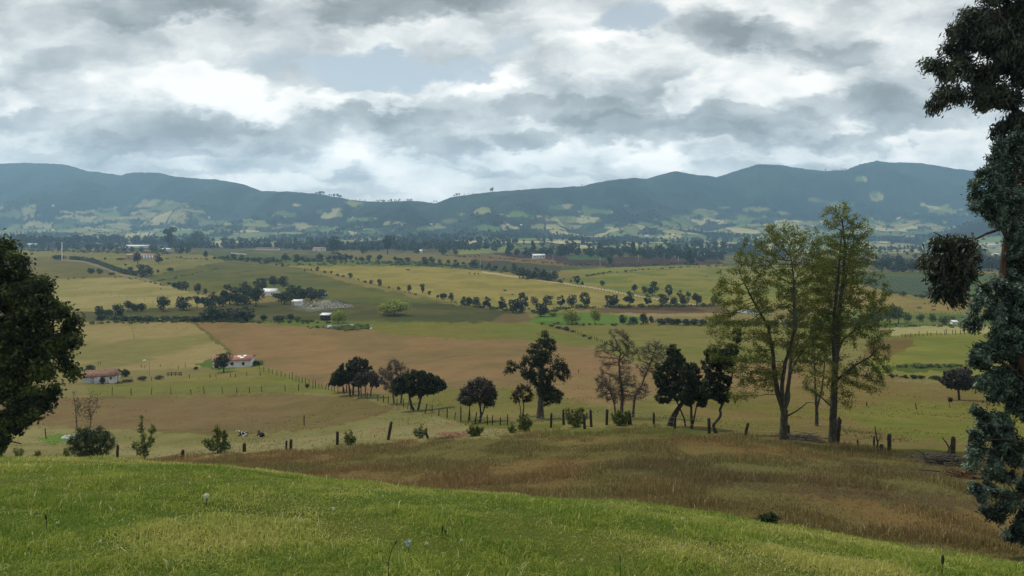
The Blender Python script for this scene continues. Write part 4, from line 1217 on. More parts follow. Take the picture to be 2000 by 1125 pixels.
row("row of trees at the pasture edge", "dark rounded tree below the tan pasture, {} in its row from the willow end",
    [(905, 595, 15), (916, 596, 22, 16), (929, 598, 20), (951, 602, 22), (982, 607, 25, 16, 'oval'), (1002, 611, 29, 22, 'oval'), (1021, 611, 31, 20, 'oval'), (1044, 596, 18, 16, 'round', L_RUST),
     (1056, 618, 30, 28, 'oval'), (1071, 595, 20, 20), (1095, 600, 19, 16, 'oval'), (1116, 600, 24, 20), (1142, 600, 25, 19, 'oval'), (1193, 599, 26, 28), (1229, 596, 23, 20), (1266, 597, 20, 18), (1295, 595, 20, 20),
     (1316, 596, 19, 16), (1337, 596, 20, 20), (1361, 596, 24, 24), (1395, 598, 20, 20)])
row("trees along the dirt track", "dark little tree beside the pale dirt track, {} along it from the grove",
    [(1094, 553, 8, 12, 'bush'), (1115, 552, 6), (1127, 556, 16, 12, 'oval'), (1137, 557, 10, 7, 'oval'), (1177, 558, 9), (1239, 572, 16, 13), (1260, 573, 13, 12), (1275, 577, 22, 20), (1306, 580, 21, 15, 'oval'), (1327, 581, 12), (1344, 581, 13)])
row("grove by the dirt track", "dark tree in the grove where the dirt track bends, {} from the open pasture",
    [(985, 530, 9), (1005, 532, 12), (1022, 543, 22, 26), (1040, 545, 18), (1049, 546, 20), (1061, 548, 20), (1078, 549, 19, 20), (1030, 540, 16), (1068, 545, 16)])
row("small trees on the diagonal fence", "small tree between green hill and tan pasture, {} going downhill",
    [(595, 530, 5), (608, 529, 4), (620, 530, 9), (634, 533, 5), (647, 535, 7), (659, 539, 6), (670, 541, 5), (684, 543, 9), (700, 548, 5), (713, 552, 5), (725, 555, 7), (741, 559, 14, 11), (760, 563, 5), (779, 568, 12), (800, 572, 15, 12),
     (812, 576, 6), (825, 573, 18, 13, 'tall', L_FARMID), (839, 576, 9), (855, 582, 6), (867, 585, 17, 14), (881, 587, 14, 12)])
row("trees lining the far pasture edge", "dark small tree on the far pasture edge, {} from the pink building",
    [(401, 506, 15, 12), (419, 506, 9), (434, 506, 8), (444, 507, 8), (456, 508, 13, 12), (472, 510, 9), (484, 510, 10), (497, 511, 10), (505, 513, 10), (522, 515, 9), (534, 512, 9), (552, 522, 9), (558, 512, 13), (579, 513, 15, 14), (590, 511, 9),
     (602, 512, 13), (613, 511, 10), (624, 511, 14), (642, 510, 12), (653, 510, 10), (664, 510, 14, 13), (675, 509, 12), (685, 509, 12), (695, 510, 8), (706, 510, 11), (721, 510, 11), (741, 511, 12, 11), (772, 511, 8), (782, 511, 9), (796, 512, 10, 13)])
row("trees beyond the tan pasture", "dark small tree along the skyline edge of tan pasture, {} toward the grove",
    [(831, 518, 13, 13), (844, 516, 12, 13), (859, 516, 10), (875, 517, 10), (891, 523, 14, 10), (905, 517, 10), (918, 520, 9), (926, 522, 13, 14), (940, 524, 9), (955, 526, 10), (968, 528, 9)])
row("big trees on the plain", "big dark tree standing out on the plain, {} toward the conifers",
    [(330, 483, 36, 26, 'tall'), (350, 497, 17, 16), (367, 496, 19, 14, 'oval', L_FARMID), (385, 481, 29, 38, 'round'), (597, 489, 16, 30, 'bush'), (652, 496, 33, 32), (710, 496, 22, 14), (757, 497, 37, 26, 'tall'), (814, 495, 13, 14), (865, 498, 18, 16),
     (890, 498, 11, 9), (992, 500, 23, 14, 'cone'), (1010, 500, 19, 15), (1040, 503, 29, 20, 'cone'), (1026, 502, 15, 14), (1058, 500, 15, 16), (1110, 498, 26, 36, 'round'), (1095, 499, 18, 18), (1152, 502, 23, 10, 'cone'), (1178, 503, 17, 26), (1195, 502, 18, 20),
     (1191, 515, 14, 12), (1212, 503, 16, 14), (1237, 502, 23, 16, 'cone'), (1255, 503, 16, 16), (1347, 517, 28, 18, 'cone'), (1368, 512, 16, 20), (1410, 508, 20, 18)])
row("dark trees by the crop slope", "dark tree at the top of the striped crop slope, {} from the airy trees",
    [(1722, 530, 26, 36, 'round'), (1745, 531, 14, 16), (1760, 531, 25, 26), (1782, 531, 22, 22), (1797, 532, 28, 24), (1930, 530, 30, 26), (1955, 532, 26, 26), (1985, 532, 30, 28)])
row("trees near the far curved road", "dark round tree near the curving country road, {} along the road",
    [(113, 508, 13, 26, 'bush'), (144, 506, 9, 16, 'bush'), (177, 535, 18, 15), (195, 535, 13, 11), (217, 537, 9, 12, 'bush'), (236, 508, 7, 17, 'bush', L_RUST), (180, 508, 8), (205, 508, 7), (255, 528, 9), (269, 516, 24, 18), (280, 540, 24, 28), (293, 538, 14, 12),
     (309, 533, 9), (310, 515, 16, 13), (332, 530, 8), (245, 520, 6), (326, 506, 5, 8, 'bush')])
row("row of dark trees on the green strip", "dark small tree on the narrow green strip, {} along the strip",
    [(61, 485, 7), (82, 488, 10), (95, 490, 6), (115, 488, 13, 12), (130, 488, 13, 12), (152, 488, 10), (172, 490, 14, 16), (189, 490, 10), (203, 491, 11), (216, 491, 13), (229, 491, 12), (243, 492, 13, 16), (258, 492, 12), (276, 493, 12), (300, 493, 15, 16), (318, 494, 11)])
row("clump above the tan field", "dark tree in the clump under the green hill, {} from its end",
    [(330, 556, 8), (341, 563, 19, 16), (352, 566, 17), (362, 567, 15, 14), (386, 572, 18, 16), (400, 574, 11), (417, 577, 9, 8, 'round', L_RUST)])
row("trees along the ditch", "dark tree along the overgrown ditch, {} from the big broadleaf tree",
    [(195, 621, 22, 16), (212, 622, 31, 22), (230, 620, 25, 18), (250, 608, 20, 14), (262, 609, 21, 14), (277, 608, 22, 18), (319, 608, 29, 22), (359, 606, 26, 28), (385, 600, 20, 14, 'tall')])
row("bushes along the ditch", "low bushy tree at the ditch bottom, {} from the big broadleaf tree",
    [(196, 626, 12), (224, 628, 14), (245, 627, 14, 20), (268, 628, 14, 20), (292, 627, 15, 22), (322, 626, 16, 22), (343, 627, 14, 20), (362, 627, 15, 20), (382, 628, 16, 24), (482, 624, 20, 22), (515, 626, 15, 16), (545, 628, 18, 24), (566, 625, 18, 18), (580, 627, 10, 14, 'bush', L_FARMID),
     (598, 629, 9, 18, 'bush', L_SHRUB), (608, 628, 8, 14, 'bush', L_FARMID)], 'bush')
row("grove around the farmhouse", "dark bushy tree in the grove around the farmhouse, {} along it",
    [(400, 601, 22, 22), (415, 602, 29, 26), (430, 598, 32, 26), (449, 594, 36, 28), (464, 596, 34, 28), (404, 627, 20, 26), (422, 627, 26, 28), (442, 627, 27, 30), (464, 628, 29, 30, 'round', L_GREY), (484, 628, 25, 24), (482, 594, 38, 30), (500, 598, 38, 30), (510, 564, 22, 26),
     (536, 558, 18, 18), (554, 560, 20, 16), (541, 582, 14, 16), (556, 594, 34, 26), (577, 588, 26, 24), (592, 586, 28, 24), (608, 587, 23, 22), (622, 584, 20, 18), (631, 582, 17, 16), (568, 575, 16, 14), (584, 565, 8, 10), (478, 570, 16, 20)])
row("pollard trees by the bright patch", "dull green tree by the wet bright patch, {} from the yellow willow",
    [(1217, 633, 19, 16), (1237, 633, 20, 18), (1257, 633, 29, 20), (1272, 631, 18, 12)])
row("hedge below the ploughed field", "dark low bush in the hedge before the long pond, {} from the wet patch",
    [(1290, 634, 14, 20), (1306, 634, 16, 20), (1322, 635, 17, 22), (1340, 635, 14, 20), (1356, 635, 15, 20), (1373, 635, 15, 20), (1400, 635, 15, 24), (1425, 636, 15, 24), (1452, 637, 17, 26), (1480, 637, 16, 26), (1510, 638, 16, 26), (1540, 638, 17, 26), (1570, 639, 18, 26), (1600, 639, 20, 28), (1640, 640, 20, 30), (1672, 640, 24, 30)], 'bush')
row("bushes down the wire fence", "dark bush on the fence below the bright patch, {} going down",
    [(1077, 638, 8, 12), (1092, 642, 10, 14), (1106, 647, 10, 16), (1119, 649, 6, 10), (1140, 658, 7, 10), (1152, 663, 5, 8)], 'bush')
row("leafy trees behind the airy trees", "mid-green leafy tree behind the airy trees, {} toward the striped crop",
    [(1710, 637, 36, 30), (1738, 632, 34, 30), (1755, 632, 33, 28), (1772, 630, 20, 18), (1797, 628, 13, 14), (1821, 629, 13, 14), (1843, 634, 17, 22), (1690, 634, 22, 24), (1860, 632, 12, 14), (1734, 578, 10, 12), (1764, 579, 10, 12), (1800, 583, 10, 12), (1700, 556, 14, 24)], 'round', L_FARMID)
far_tree(770, 616, 50, 84, 'bush', L_WILLOW, "wide mounded yellow-green willow clump on the dark crop", None, "willow", "willow", 1400)
far_tree(661, 631, 38, 40, 'bush', L_WILLOW, "small rounded yellow-green willow beside the little shed and pond", None, "willow", "willow", 1000)
far_tree(1117, 634, 36, 42, 'round', L_WILLOW, "pale yellow-green willow with a spreading head in the bright patch", None, "willow", "willow", 1000)
far_tree(1162, 633, 34, 30, 'round', L_WILLOW, "narrow pale willow on a clear stem in the bright patch", None, "willow", "willow", 900)
far_tree(1080, 618, 17, 24, 'bush', L_WILLOW, "low light green bush beside the dark rounded tree", None, "bush", "bush", 600)
for u, v, h, w, m, lb in [(243, 736, 24, 26, L_FAR, "round clipped dark bush in the garden next to the plank house"), (279, 743, 14, 23, L_FAR, "low dark bush beneath the lamp post"),
                          (311, 741, 12, 21, L_GREY, "brownish low bush beside the one under the lamp"), (251, 746, 9, 24, L_FAR, "flat dark shrub by the plank house forecourt"),
                          (176, 728, 24, 22, L_DARK, "dark bush rising behind the plank house roof"), (503, 713, 14, 30, L_FAR, "dark green bush at the end of the white house"),
                          (382, 723, 12, 10, L_RUST, "small rusty bush on the lawn near the rail fence"), (600, 758, 14, 14, L_RUST, "brown bush tangled in the wire fence")]:
    far_tree(u, v, h, w, 'bush', m, lb, None, "bush", "bush", 900)
for i, (u, w) in enumerate([(1741, 14), (1768, 12), (1784, 18), (1798, 13), (1828, 20)]):
    far_tree(u, 738 + i, 13, w, 'bush', L_DARK, "dark scrubby bush on the green bank beside the lone spreading tree, " + ORD[i] + " along it", "bushes on the green bank", "bush", "bush", 600)
far_tree(437, 727, 42, 50, 'round', L_DARK, "purplish round tree on a thin stem before the white house", None, "garden_tree", "tree", 1500)
far_tree(200, 750, 18, 12, 'round', L_GREY, "little slim tree against the front of the plank house", None, "garden_tree", "tree", 500)

# ------------------------------------------------------------------ woods that read as one mass


def woodland(name, label, spots, mat, nl=90):
    """spots: (x, y, height m, width m, kind)."""
    Vv, Ff, Tt, off = [], [], [], 0
    rng = np.random.default_rng(len(spots))
    base = {k: [proto_geo(k, q, nl)[:3] for q in range(4)] for k in ('round', 'oval', 'cone', 'tall', 'bush')}
    for (x, y, h, w, k) in spots:
        v, f, t = base[k][int(rng.integers(0, 4))]
        a = rng.uniform(0, 6.28)
        R_ = np.array([[cos(a), -sin(a)], [sin(a), cos(a)]])
        q = v.copy()
        q[:, :2] = q[:, :2] @ R_.T * w
        q[:, 2] *= h
        Vv.append(q + [x, y, 0])
        Ff.append(f + off)
        Tt.append(np.clip(t + rng.uniform(-.25, .25), 0, 1))
        off += len(v)
    V = np.concatenate(Vv)
    pts = np.array([(s[0], s[1]) for s in spots])
    hz_ = height(pts[:, 0] / pts[:, 1] * F + U0, pts[:, 1])
    V[:, 2] += np.repeat(hz_, [len(v) for v in Vv])
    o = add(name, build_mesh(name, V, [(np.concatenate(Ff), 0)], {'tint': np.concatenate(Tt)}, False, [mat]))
    return tag(o, label, None, None, 'stuff')


rw = np.random.default_rng(5)
spots = []
for u0, u1, v0, v1, h0, h1, n, kinds in [(20, 330, 477, 480, 13, 22, 95, ('round', 'oval', 'tall')), (330, 640, 480, 487, 11, 20, 90, ('round', 'oval', 'cone')), (640, 1000, 484, 491, 9, 18, 95, ('round', 'cone', 'oval')),
                                         (1060, 1400, 494, 500, 10, 20, 90, ('round', 'cone', 'oval')), (1260, 1410, 503, 506, 9, 14, 60, ('cone',)), (1690, 2040, 522, 528, 14, 26, 60, ('round', 'tall')),
                                         (880, 1400, 470, 478, 7, 12, 50, ('round', 'oval', 'cone')), (1690, 2040, 490, 512, 6, 12, 70, ('round',)), (1350, 1480, 470, 490, 8, 16, 60, ('round', 'tall')),
                                         (300, 900, 470, 477, 6, 11, 50, ('round', 'oval', 'cone')), (1850, 2050, 505, 525, 12, 24, 30, ('round', 'tall'))]:
    for _ in range(n):
        p = ground(rw.uniform(u0, u1), rw.uniform(v0, v1), 300)
        h = rw.uniform(h0, h1) * p.y / F
        spots.append((p.x, p.y, h, h * rw.uniform(.7, 1.1), kinds[int(rw.integers(0, len(kinds)))]))
woodland("plain_woods", "blue-dark belts of trees across the far plain", spots, L_WOOD, 130)
# trees of the far hills grow where the hillside is wooded
vis = (VV <= VS + 0.5) & (tmm > 0.0) & (tmm < 1.0) & (UU > -80) & (UU < 2080)
ii = np.nonzero((iswood & ((sec - best) > 7) & vis & (tmm < .74) & (wood > lim + .02)).ravel())[0]
pick = rw.choice(ii, 3000, replace=False)
spots = []
for k in pick:
    h = rw.uniform(5, 11)
    spots.append((XX.ravel()[k], DD.ravel()[k], h, h * rw.uniform(.8, 1.4), ('round', 'oval', 'cone', 'tall')[int(rw.integers(0, 4))]))
ii = np.nonzero((~iswood & vis & (tmm < .6)).ravel())[0]
for k in rw.choice(ii, 500, replace=False):
    h = rw.uniform(6, 11)
    spots.append((XX.ravel()[k], DD.ravel()[k], h, h, 'round'))
for u0, u1, n, hh in [(612, 668, 26, 14), (668, 735, 8, 7), (735, 812, 26, 10), (884, 900, 7, 12), (905, 925, 4, 8), (953, 962, 3, 16), (845, 852, 2, 10), (1610, 1655, 12, 12), (1130, 1150, 4, 8), (1330, 1345, 4, 8)]:
    for _ in range(n):
        u = rw.uniform(u0, u1)
        D = float(np.interp(u, RIDGE_D[:, 0], RIDGE_D[:, 1])) - rw.uniform(0, 12)
        spots.append(((u - U0) / F * D, D, hh * rw.uniform(.6, 1.3), hh * rw.uniform(.5, .9), ('round', 'tall')[int(rw.integers(0, 2))]))
woodland("hill_woods", "woods and lone trees scattered over the hazy far hills", spots, L_WOOD, 60)
# scrub along the field edges
spots = []
for pts, n, h0, h1 in [([(560, 519), (700, 515), (830, 519), (930, 527)], 60, 3, 6), ([(1090, 549), (1180, 534), (1280, 525), (1410, 520)], 55, 2, 5), ([(700, 515), (940, 522)], 40, 3, 7), ([(870, 500), (1000, 507), (1110, 517)], 50, 2, 4),
                       ([(330, 503), (480, 511), (560, 520)], 40, 2, 4), ([(300, 552), (420, 526), (440, 512)], 30, 1.5, 4), ([(120, 546), (240, 541), (330, 560), (420, 582)], 40, 2, 4), ([(880, 590), (1000, 604), (1130, 603)], 36, 2, 6),
                       ([(170, 632), (380, 629), (480, 630), (640, 632)], 60, 3, 7), ([(1050, 634), (1280, 636), (1400, 637), (1700, 640)], 60, 3, 7), ([(1740, 718), (1890, 716)], 40, 4, 9), ([(1110, 518), (1290, 517), (1420, 517)], 40, 3, 6),
                       ([(600, 640), (720, 641)], 40, 3, 6), ([(900, 597), (1000, 607), (1060, 612), (1120, 602), (1390, 598)], 110, 3, 10), ([(440, 508), (640, 512), (800, 514), (930, 524)], 110, 3, 8), ([(195, 624), (300, 626), (400, 628), (480, 628)], 90, 5, 12), ([(940, 524), (1000, 534), (1080, 549)], 40, 4, 9), ([(60, 490), (330, 497)], 60, 3, 8), ([(1700, 636), (1900, 640)], 30, 3, 6), ([(430, 506), (640, 508)], 40, 3, 7), ([(30, 488), (330, 494)], 50, 3, 6), ([(1750, 736), (1900, 742)], 30, 4, 8), ([(1690, 556), (1740, 572), (1830, 584)], 26, 4, 8)]:
    pts = np.array(pts, float)
    L_ = np.concatenate([[0], np.cumsum(np.linalg.norm(np.diff(pts, axis=0), axis=1))])
    for _ in range(n):
        t = rw.uniform(0, L_[-1])
        p = ground(np.interp(t, L_, pts[:, 0]) + rw.normal(0, 2), np.interp(t, L_, pts[:, 1]) + rw.normal(0, .8), 60)
        h = rw.uniform(h0, h1) * p.y / F
        spots.append((p.x, p.y, h, h * rw.uniform(1, 2), 'bush'))
woodland("field_scrub", "low scrub strung along the field edges of the valley", spots, L_FARMID, 60)

# ------------------------------------------------------------------ hedge, fences


def path_pts(pts, n):
    pts = np.array(pts, float)
    L_ = np.concatenate([[0], np.cumsum(np.linalg.norm(np.diff(pts, axis=0), axis=1))])
    t = np.linspace(0, L_[-1], n)
    return np.stack([np.interp(t, L_, pts[:, 0]), np.interp(t, L_, pts[:, 1])], 1)


rh = np.random.default_rng(9)
hp = [ground(u, v, 60) for u, v in path_pts([(138, 507), (165, 509), (190, 515), (215, 525), (240, 534), (268, 539)], 140)]
org = hp[0]
c = np.concatenate([np.array(p - org) + in_blob(34, rh, .6) * [2.2, 2.2, 2.4] + [0, 0, 2.0] for p in hp])
v, f = leaf_quads(c, rh.normal(0, 1, c.shape), rh.uniform(.6, 1.3, len(c)), rh.uniform(.5, .9, len(c)), rh)
tag(add("hedge", build_mesh("hedge", v, [(f, 0)], {'tint': np.repeat(rh.random(len(c)) * .7, 4)}, False, [L_FAR]), None, org), "long dark clipped hedge following the curving country road", "hedge")


def post_mesh(h, r, mat, rng, lean=(0, 0), sides=6):
    z = [-.25, .0, h * .5, h * .93, h]
    rr = [r * 1.05, r, r * .95, r * .92, r * .45]
    off = [np.array([lean[0] * t, lean[1] * t]) for t in (0, 0, .5, .95, 1)]
    V = []
    for i, zz in enumerate(z):
        for k in range(sides):
            a = k * 2 * pi / sides
            q = rr[i] * rng.uniform(.85, 1.15)
            V.append((off[i][0] + cos(a) * q, off[i][1] + sin(a) * q, zz + (rng.uniform(-.06, .06) * h if i == 4 else 0)))
    Fq = []
    for i in range(len(z) - 1):
        for k in range(sides):
            Fq.append((i * sides + k, i * sides + (k + 1) % sides, (i + 1) * sides + (k + 1) % sides, (i + 1) * sides + k))
    me = build_mesh("post", V, [(np.array(Fq), 0), (np.array([[len(V) - sides + k for k in range(sides)]]), 0)], None, False, [mat])
    return me


def fence(name, label, posts, mat=None, group=None, r=.06, wires=(), cat="fence", rail=None):
    """posts: (u, row of the foot, height in picture rows[, lean sideways in rows, thickness factor])."""
    rng = np.random.default_rng(len(posts) + int(posts[0][0]))
    g0 = ground(posts[0][0], posts[0][1], 20)
    root = empty(name, g0, 0, label, cat, group)
    tops = []
    for p in posts:
        g = ground(p[0], p[1], 20)
        s = g.y / F
        h = p[2] * s
        lean = (p[3] * s if len(p) > 3 else rng.normal(0, .03) * h, rng.normal(0, .03) * h)
        k = p[4] if len(p) > 4 else 1.0
        add("post", post_mesh(h, r * k * rng.uniform(.85, 1.2), mat or POSTM, rng, lean), root, g - g0)
        tops.append((g - g0, h, lean))
    if wires:
        Vs, Fs, off = [], [], 0
        for w in wires:
            a = np.array([(t[0].x + t[2][0] * w, t[0].y + t[2][1] * w, t[0].z + t[1] * w) for t in tops])
            rr = np.full(len(a) - 1, rail or .006)
            v, f = frusta(a[:-1], a[1:], rr, rr, 4 if rail else 3)
            Vs.append(v)
            Fs.append(f + off)
            off += len(v)
        nm = "rail" if rail else "wire"
        add(nm, build_mesh(nm, np.concatenate(Vs), [(np.concatenate(Fs), 0)], None, False, [mat or POSTM if rail else GALV]), root)
    return root


def fence_line(name, label, pts, n, h, mat=None, group=None, r=.07, jit=.5, wires=()):
    rng = np.random.default_rng(n)
    pp = path_pts(pts, n)
    return fence(name, label, [(u + rng.normal(0, jit), v, h * rng.uniform(.8, 1.2)) for u, v in pp], mat, group, r, wires)


fence("wire_fence", "weathered fence of uneven dark posts along the top of the brown slope",
      [(229, 899, 30, 1), (357, 893, 14, 0, 1.5), (477, 882, 17, 0, 1.5), (559, 879, 19), (568, 879, 21, 0, 1.3), (659, 869, 26, 0, 1.4), (758, 859, 37, 7, 1.3), (836, 857, 15, -5), (999, 845, 16, 0, .8), (1025, 840, 22, 0, .9),
       (1076, 836, 30, 1), (1101, 830, 30, -1), (1142, 838, 30, -2, 1.4), (1155, 834, 34, -2, 1.2), (1185, 830, 31, 1, 1.4), (1222, 829, 26, 0, 1.4), (1230, 829, 24, -1, 1.5), (1277, 829, 23, 0, 1.1), (1318, 837, 27, 1), (1385, 847, 30, 0, 1.1),
       (1455, 854, 28, 5, 1.1), (1539, 857, 28, 0, 1.1), (1635, 866, 50, 5, 1.7), (1675, 875, 17, 0, .7), (1707, 876, 24, 0, .7), (1737, 884, 36, 0, 1.3), (1861, 888, 33, 1, 1.5), (1893, 872, 34, 4, 1.5)], POSTM, None, .105, (.45, .8))
fence("wire_fence", "close-set post fence running from the white house past the dark umbrella trees",
      [(507, 721, 9), (515, 725, 9), (525, 728, 10), (532, 731, 11), (541, 734, 11), (549, 736, 11), (557, 738, 9), (565, 740, 10), (571, 742, 15), (578, 744, 13), (584, 746, 12), (590, 748, 12), (597, 750, 12), (604, 754, 13), (611, 759, 16), (616, 758, 14),
       (623, 759, 11), (629, 760, 12), (635, 761, 13, 4), (641, 763, 14), (648, 764, 13), (653, 765, 12), (660, 767, 13), (672, 770, 12), (684, 774, 14), (700, 777, 12), (718, 780, 14), (738, 784, 13), (749, 787, 15), (758, 789, 15), (775, 793, 14),
       (788, 796, 17), (796, 799, 16, 2), (802, 801, 14), (830, 808, 20, 4), (844, 806, 15), (857, 812, 11), (873, 817, 21), (888, 820, 15, 2), (900, 824, 30), (914, 826, 26, 3), (928, 829, 24, 3), (952, 830, 20), (962, 830, 19), (977, 831, 15), (991, 831, 22), (1016, 834, 21)],
      POSTM, None, .06, (.5, .85))
fence("wire_fence", "sparse wire fence crossing the olive paddock below the plank house",
      [(219, 772, 16), (256, 772, 14), (296, 771, 14), (334, 771, 14), (373, 770, 9), (399, 769, 13, -2), (435, 769, 13, -2), (462, 768, 12), (487, 768, 12), (511, 766, 12), (557, 765, 13), (583, 763, 14)], POSTM, None, .06, (.55, .85))
fence("wire_fence", "short run of stubby posts between rail fence and white house", [(370, 739, 8), (410, 738, 7), (422, 737, 5), (450, 737, 8), (460, 736, 6), (482, 735, 8), (508, 734, 8)], POSTM, None, .07, (.8,))
fence("rail_fence", "dark wooden rail fence on the lawn by the plank house", [(328, 735, 8), (335, 735, 8), (343, 734, 7), (350, 734, 7), (354, 734, 8)], POSTM, None, .10, (.35, .85), rail=.06)
fence("wire_fence", "thin pale rail fence around the garden of the plank house", [(221, 738, 10), (238, 741, 9), (258, 745, 9), (279, 746, 10), (296, 745, 9), (312, 742, 9)], POSTM_PALE, None, .05, (.4, .85))
fence("leftover_posts", "few scattered leftover posts in the tan paddock behind the plank house", [(192, 713, 7), (196, 713, 8), (276, 718, 7), (282, 719, 6, 2), (313, 716, 5), (348, 722, 8), (362, 718, 9)], POSTM, None, .06)
for u, v, h, le, lb in [(90, 857, 20, -2, "lone grey post in the paddock beneath the big broadleaf tree"), (594, 831, 20, 0, "lone straight post in the brown paddock above the resting cows"),
                        (1693, 794, 9, 0, "lone little stake in the pasture behind the tall airy tree"), (1790, 800, 13, -2, "thin bent stake in the pasture toward the lone spreading tree"), (1130, 728, 7, 0, "lone stake in the pasture beyond the bare trees")]:
    g = ground(u, v, 20)
    s = g.y / F
    tag(add("stake", post_mesh(h * s, .07, POSTM, np.random.default_rng(u), (le * s, 0)), None, g), lb, "stake")
fence("rail_fence", "dark post fence above the brown bank by the wattle tree", [(1762, 659, 6), (1768, 659, 5), (1779, 658, 8), (1788, 657, 5), (1795, 657, 10), (1803, 657, 5), (1811, 656, 9), (1818, 656, 6), (1830, 655, 9), (1838, 655, 5), (1845, 654, 9), (1848, 654, 12), (1860, 653, 9), (1866, 653, 9), (1876, 653, 9), (1884, 653, 6), (1894, 652, 9)], POSTM, None, .11, (.8,))
fence_line("wire_fence", "post fence descending from the bright patch between two pastures", [(1098, 644), (1120, 650), (1150, 660), (1185, 672)], 22, 6, POSTM, None, .08)
fence_line("wire_fence", "post fence on the diagonal between green hill and tan pasture", [(560, 522), (620, 531), (700, 550), (800, 574), (900, 597)], 80, 4.2, POSTM, None, .10)
fence_line("wire_fence", "dark stub fence along the upper edge of the hill pasture", [(1090, 549), (1160, 536), (1280, 524), (1410, 519)], 60, 3.5, POSTM, None, .10)
fence_line("wire_fence", "dark post fence along the lower side of the dirt track", [(1090, 557), (1180, 568), (1290, 590), (1390, 603)], 55, 4, POSTM, None, .10)
fence_line("wire_fence", "post fence passing beneath the row of dark rounded trees", [(1120, 602), (1240, 600), (1400, 598)], 46, 5, POSTM, None, .09)
fence_line("wire_fence", "faint fence dividing the upper tan field", [(150, 566), (230, 579), (310, 594), (330, 604)], 12, 5, POSTM, None, .07)
fence_line("wire_fence", "faint fence in the tan paddock below the ditch bushes", [(252, 630), (258, 645), (262, 662)], 6, 6, POSTM, None, .05)
fence_line("wire_fence", "short fence of thin posts across the tan paddock top", [(262, 643), (280, 643), (305, 643), (336, 643), (365, 644)], 6, 5, POSTM, None, .05)
fence_line("wire_fence", "post fence around the hayfield under the crop slope", [(1770, 611), (1850, 613), (1930, 614)], 22, 4, POSTM_PALE, None, .09)
fence_line("wire_fence", "fence along the green verge before the white gate building", [(1730, 639), (1790, 636), (1870, 634)], 20, 4, POSTM, None, .08)
fence_line("wire_fence", "fence line along the crest of the green hill", [(300, 540), (370, 528), (440, 512), (520, 519)], 36, 3.4, POSTM, None, .08)

# ------------------------------------------------------------------ houses


def box_v(x0, x1, y0, y1, z0, z1):
    V = [(x, y, z) for z in (z0, z1) for y in (y0, y1) for x in (x0, x1)]
    Fq = [(0, 2, 3, 1), (4, 5, 7, 6), (0, 1, 5, 4), (2, 6, 7, 3), (0, 4, 6, 2), (1, 3, 7, 5)]
    return np.array(V, float), np.array(Fq)


def boxes(name, lst, mat):
    Vs, Fs, off = [], [], 0
    for b in lst:
        v, f = box_v(*b)
        Vs.append(v)
        Fs.append(f + off)
        off += 8
    return build_mesh(name, np.concatenate(Vs), [(np.concatenate(Fs), 0)], None, False, [mat])


def house(name, label, base, length, wallh, roofh, depth, yaw, wall, roof, windows=(), doors=(), cat="house", group=None, extra=None, metres=False, over=.35, shed=False):
    """Gabled house: base is the picture position of the middle of its near long wall; length, wall and roof heights in picture rows at its distance."""
    g = ground(base[0], base[1], 60)
    s = 1.0 if metres else g.y / F
    L, hw, hr, W = length * s, wallh * s, roofh * s, depth
    root = empty(name, g, radians(yaw), label, cat, group)
    x0, x1 = -L / 2, L / 2
    V = [(x0, 0, -.4), (x1, 0, -.4), (x1, W, -.4), (x0, W, -.4), (x0, 0, hw), (x1, 0, hw), (x1, W, hw), (x0, W, hw), (x0, W / 2, hw + hr), (x1, W / 2, hw + hr)]
    if shed:
        V[8], V[9] = (x0, W * .98, hw + hr), (x1, W * .98, hw + hr)
    me = build_mesh("wall", V, [(np.array([(0, 1, 5, 4), (2, 3, 7, 6)]), 0), (np.array([(1, 2, 6, 9, 5), (3, 0, 4, 8, 7)]), 0)], None, False, [wall])
    add("wall", me, root)
    ym = W * .98 if shed else W / 2
    sl = hr / ym
    t = .14
    rv, rf = [], []
    for (ya, za, yb, zb) in ([(-over, hw - sl * over, ym, hw + hr), (W + over, hw - sl * over, ym, hw + hr)] if not shed else [(-over, hw - sl * over, W + over, hw + hr + sl * over)]):
        k = len(rv)
        for z_ in (0, t):
            rv += [(x0 - over, ya, za + .03 + z_), (x1 + over, ya, za + .03 + z_), (x1 + over, yb, zb + .03 + z_), (x0 - over, yb, zb + .03 + z_)]
        rf += [(k, k + 1, k + 2, k + 3), (k + 4, k + 7, k + 6, k + 5), (k, k + 4, k + 5, k + 1), (k + 1, k + 5, k + 6, k + 2), (k + 2, k + 6, k + 7, k + 3), (k + 3, k + 7, k + 4, k)]
    ro = add("roof", build_mesh("roof", rv, [(np.array(rf), 0)], None, False, [roof]), root)
    for (fx, fz, fw, fh) in windows:
        xa, za = x0 + fx * L, fz * hw
        wn = add("window", boxes("window", [(xa - fw * L / 2 - .06, xa + fw * L / 2 + .06, -.05, .02, za - .06, za + fh * hw + .06)], wall), root)
        add("pane", boxes("pane", [(xa - fw * L / 2, xa + fw * L / 2, -.055, -.02, za, za + fh * hw)], DARKGLASS), wn)
    for (fx, fw, fh, m_) in doors:
        xa = x0 + fx * L
        add("door", boxes("door", [(xa - fw * L / 2, xa + fw * L / 2, -.06, .02, 0, fh * hw)], m_), root)
    if extra:
        extra(root, ro, L, hw, hr, W, x0, x1)
    return root


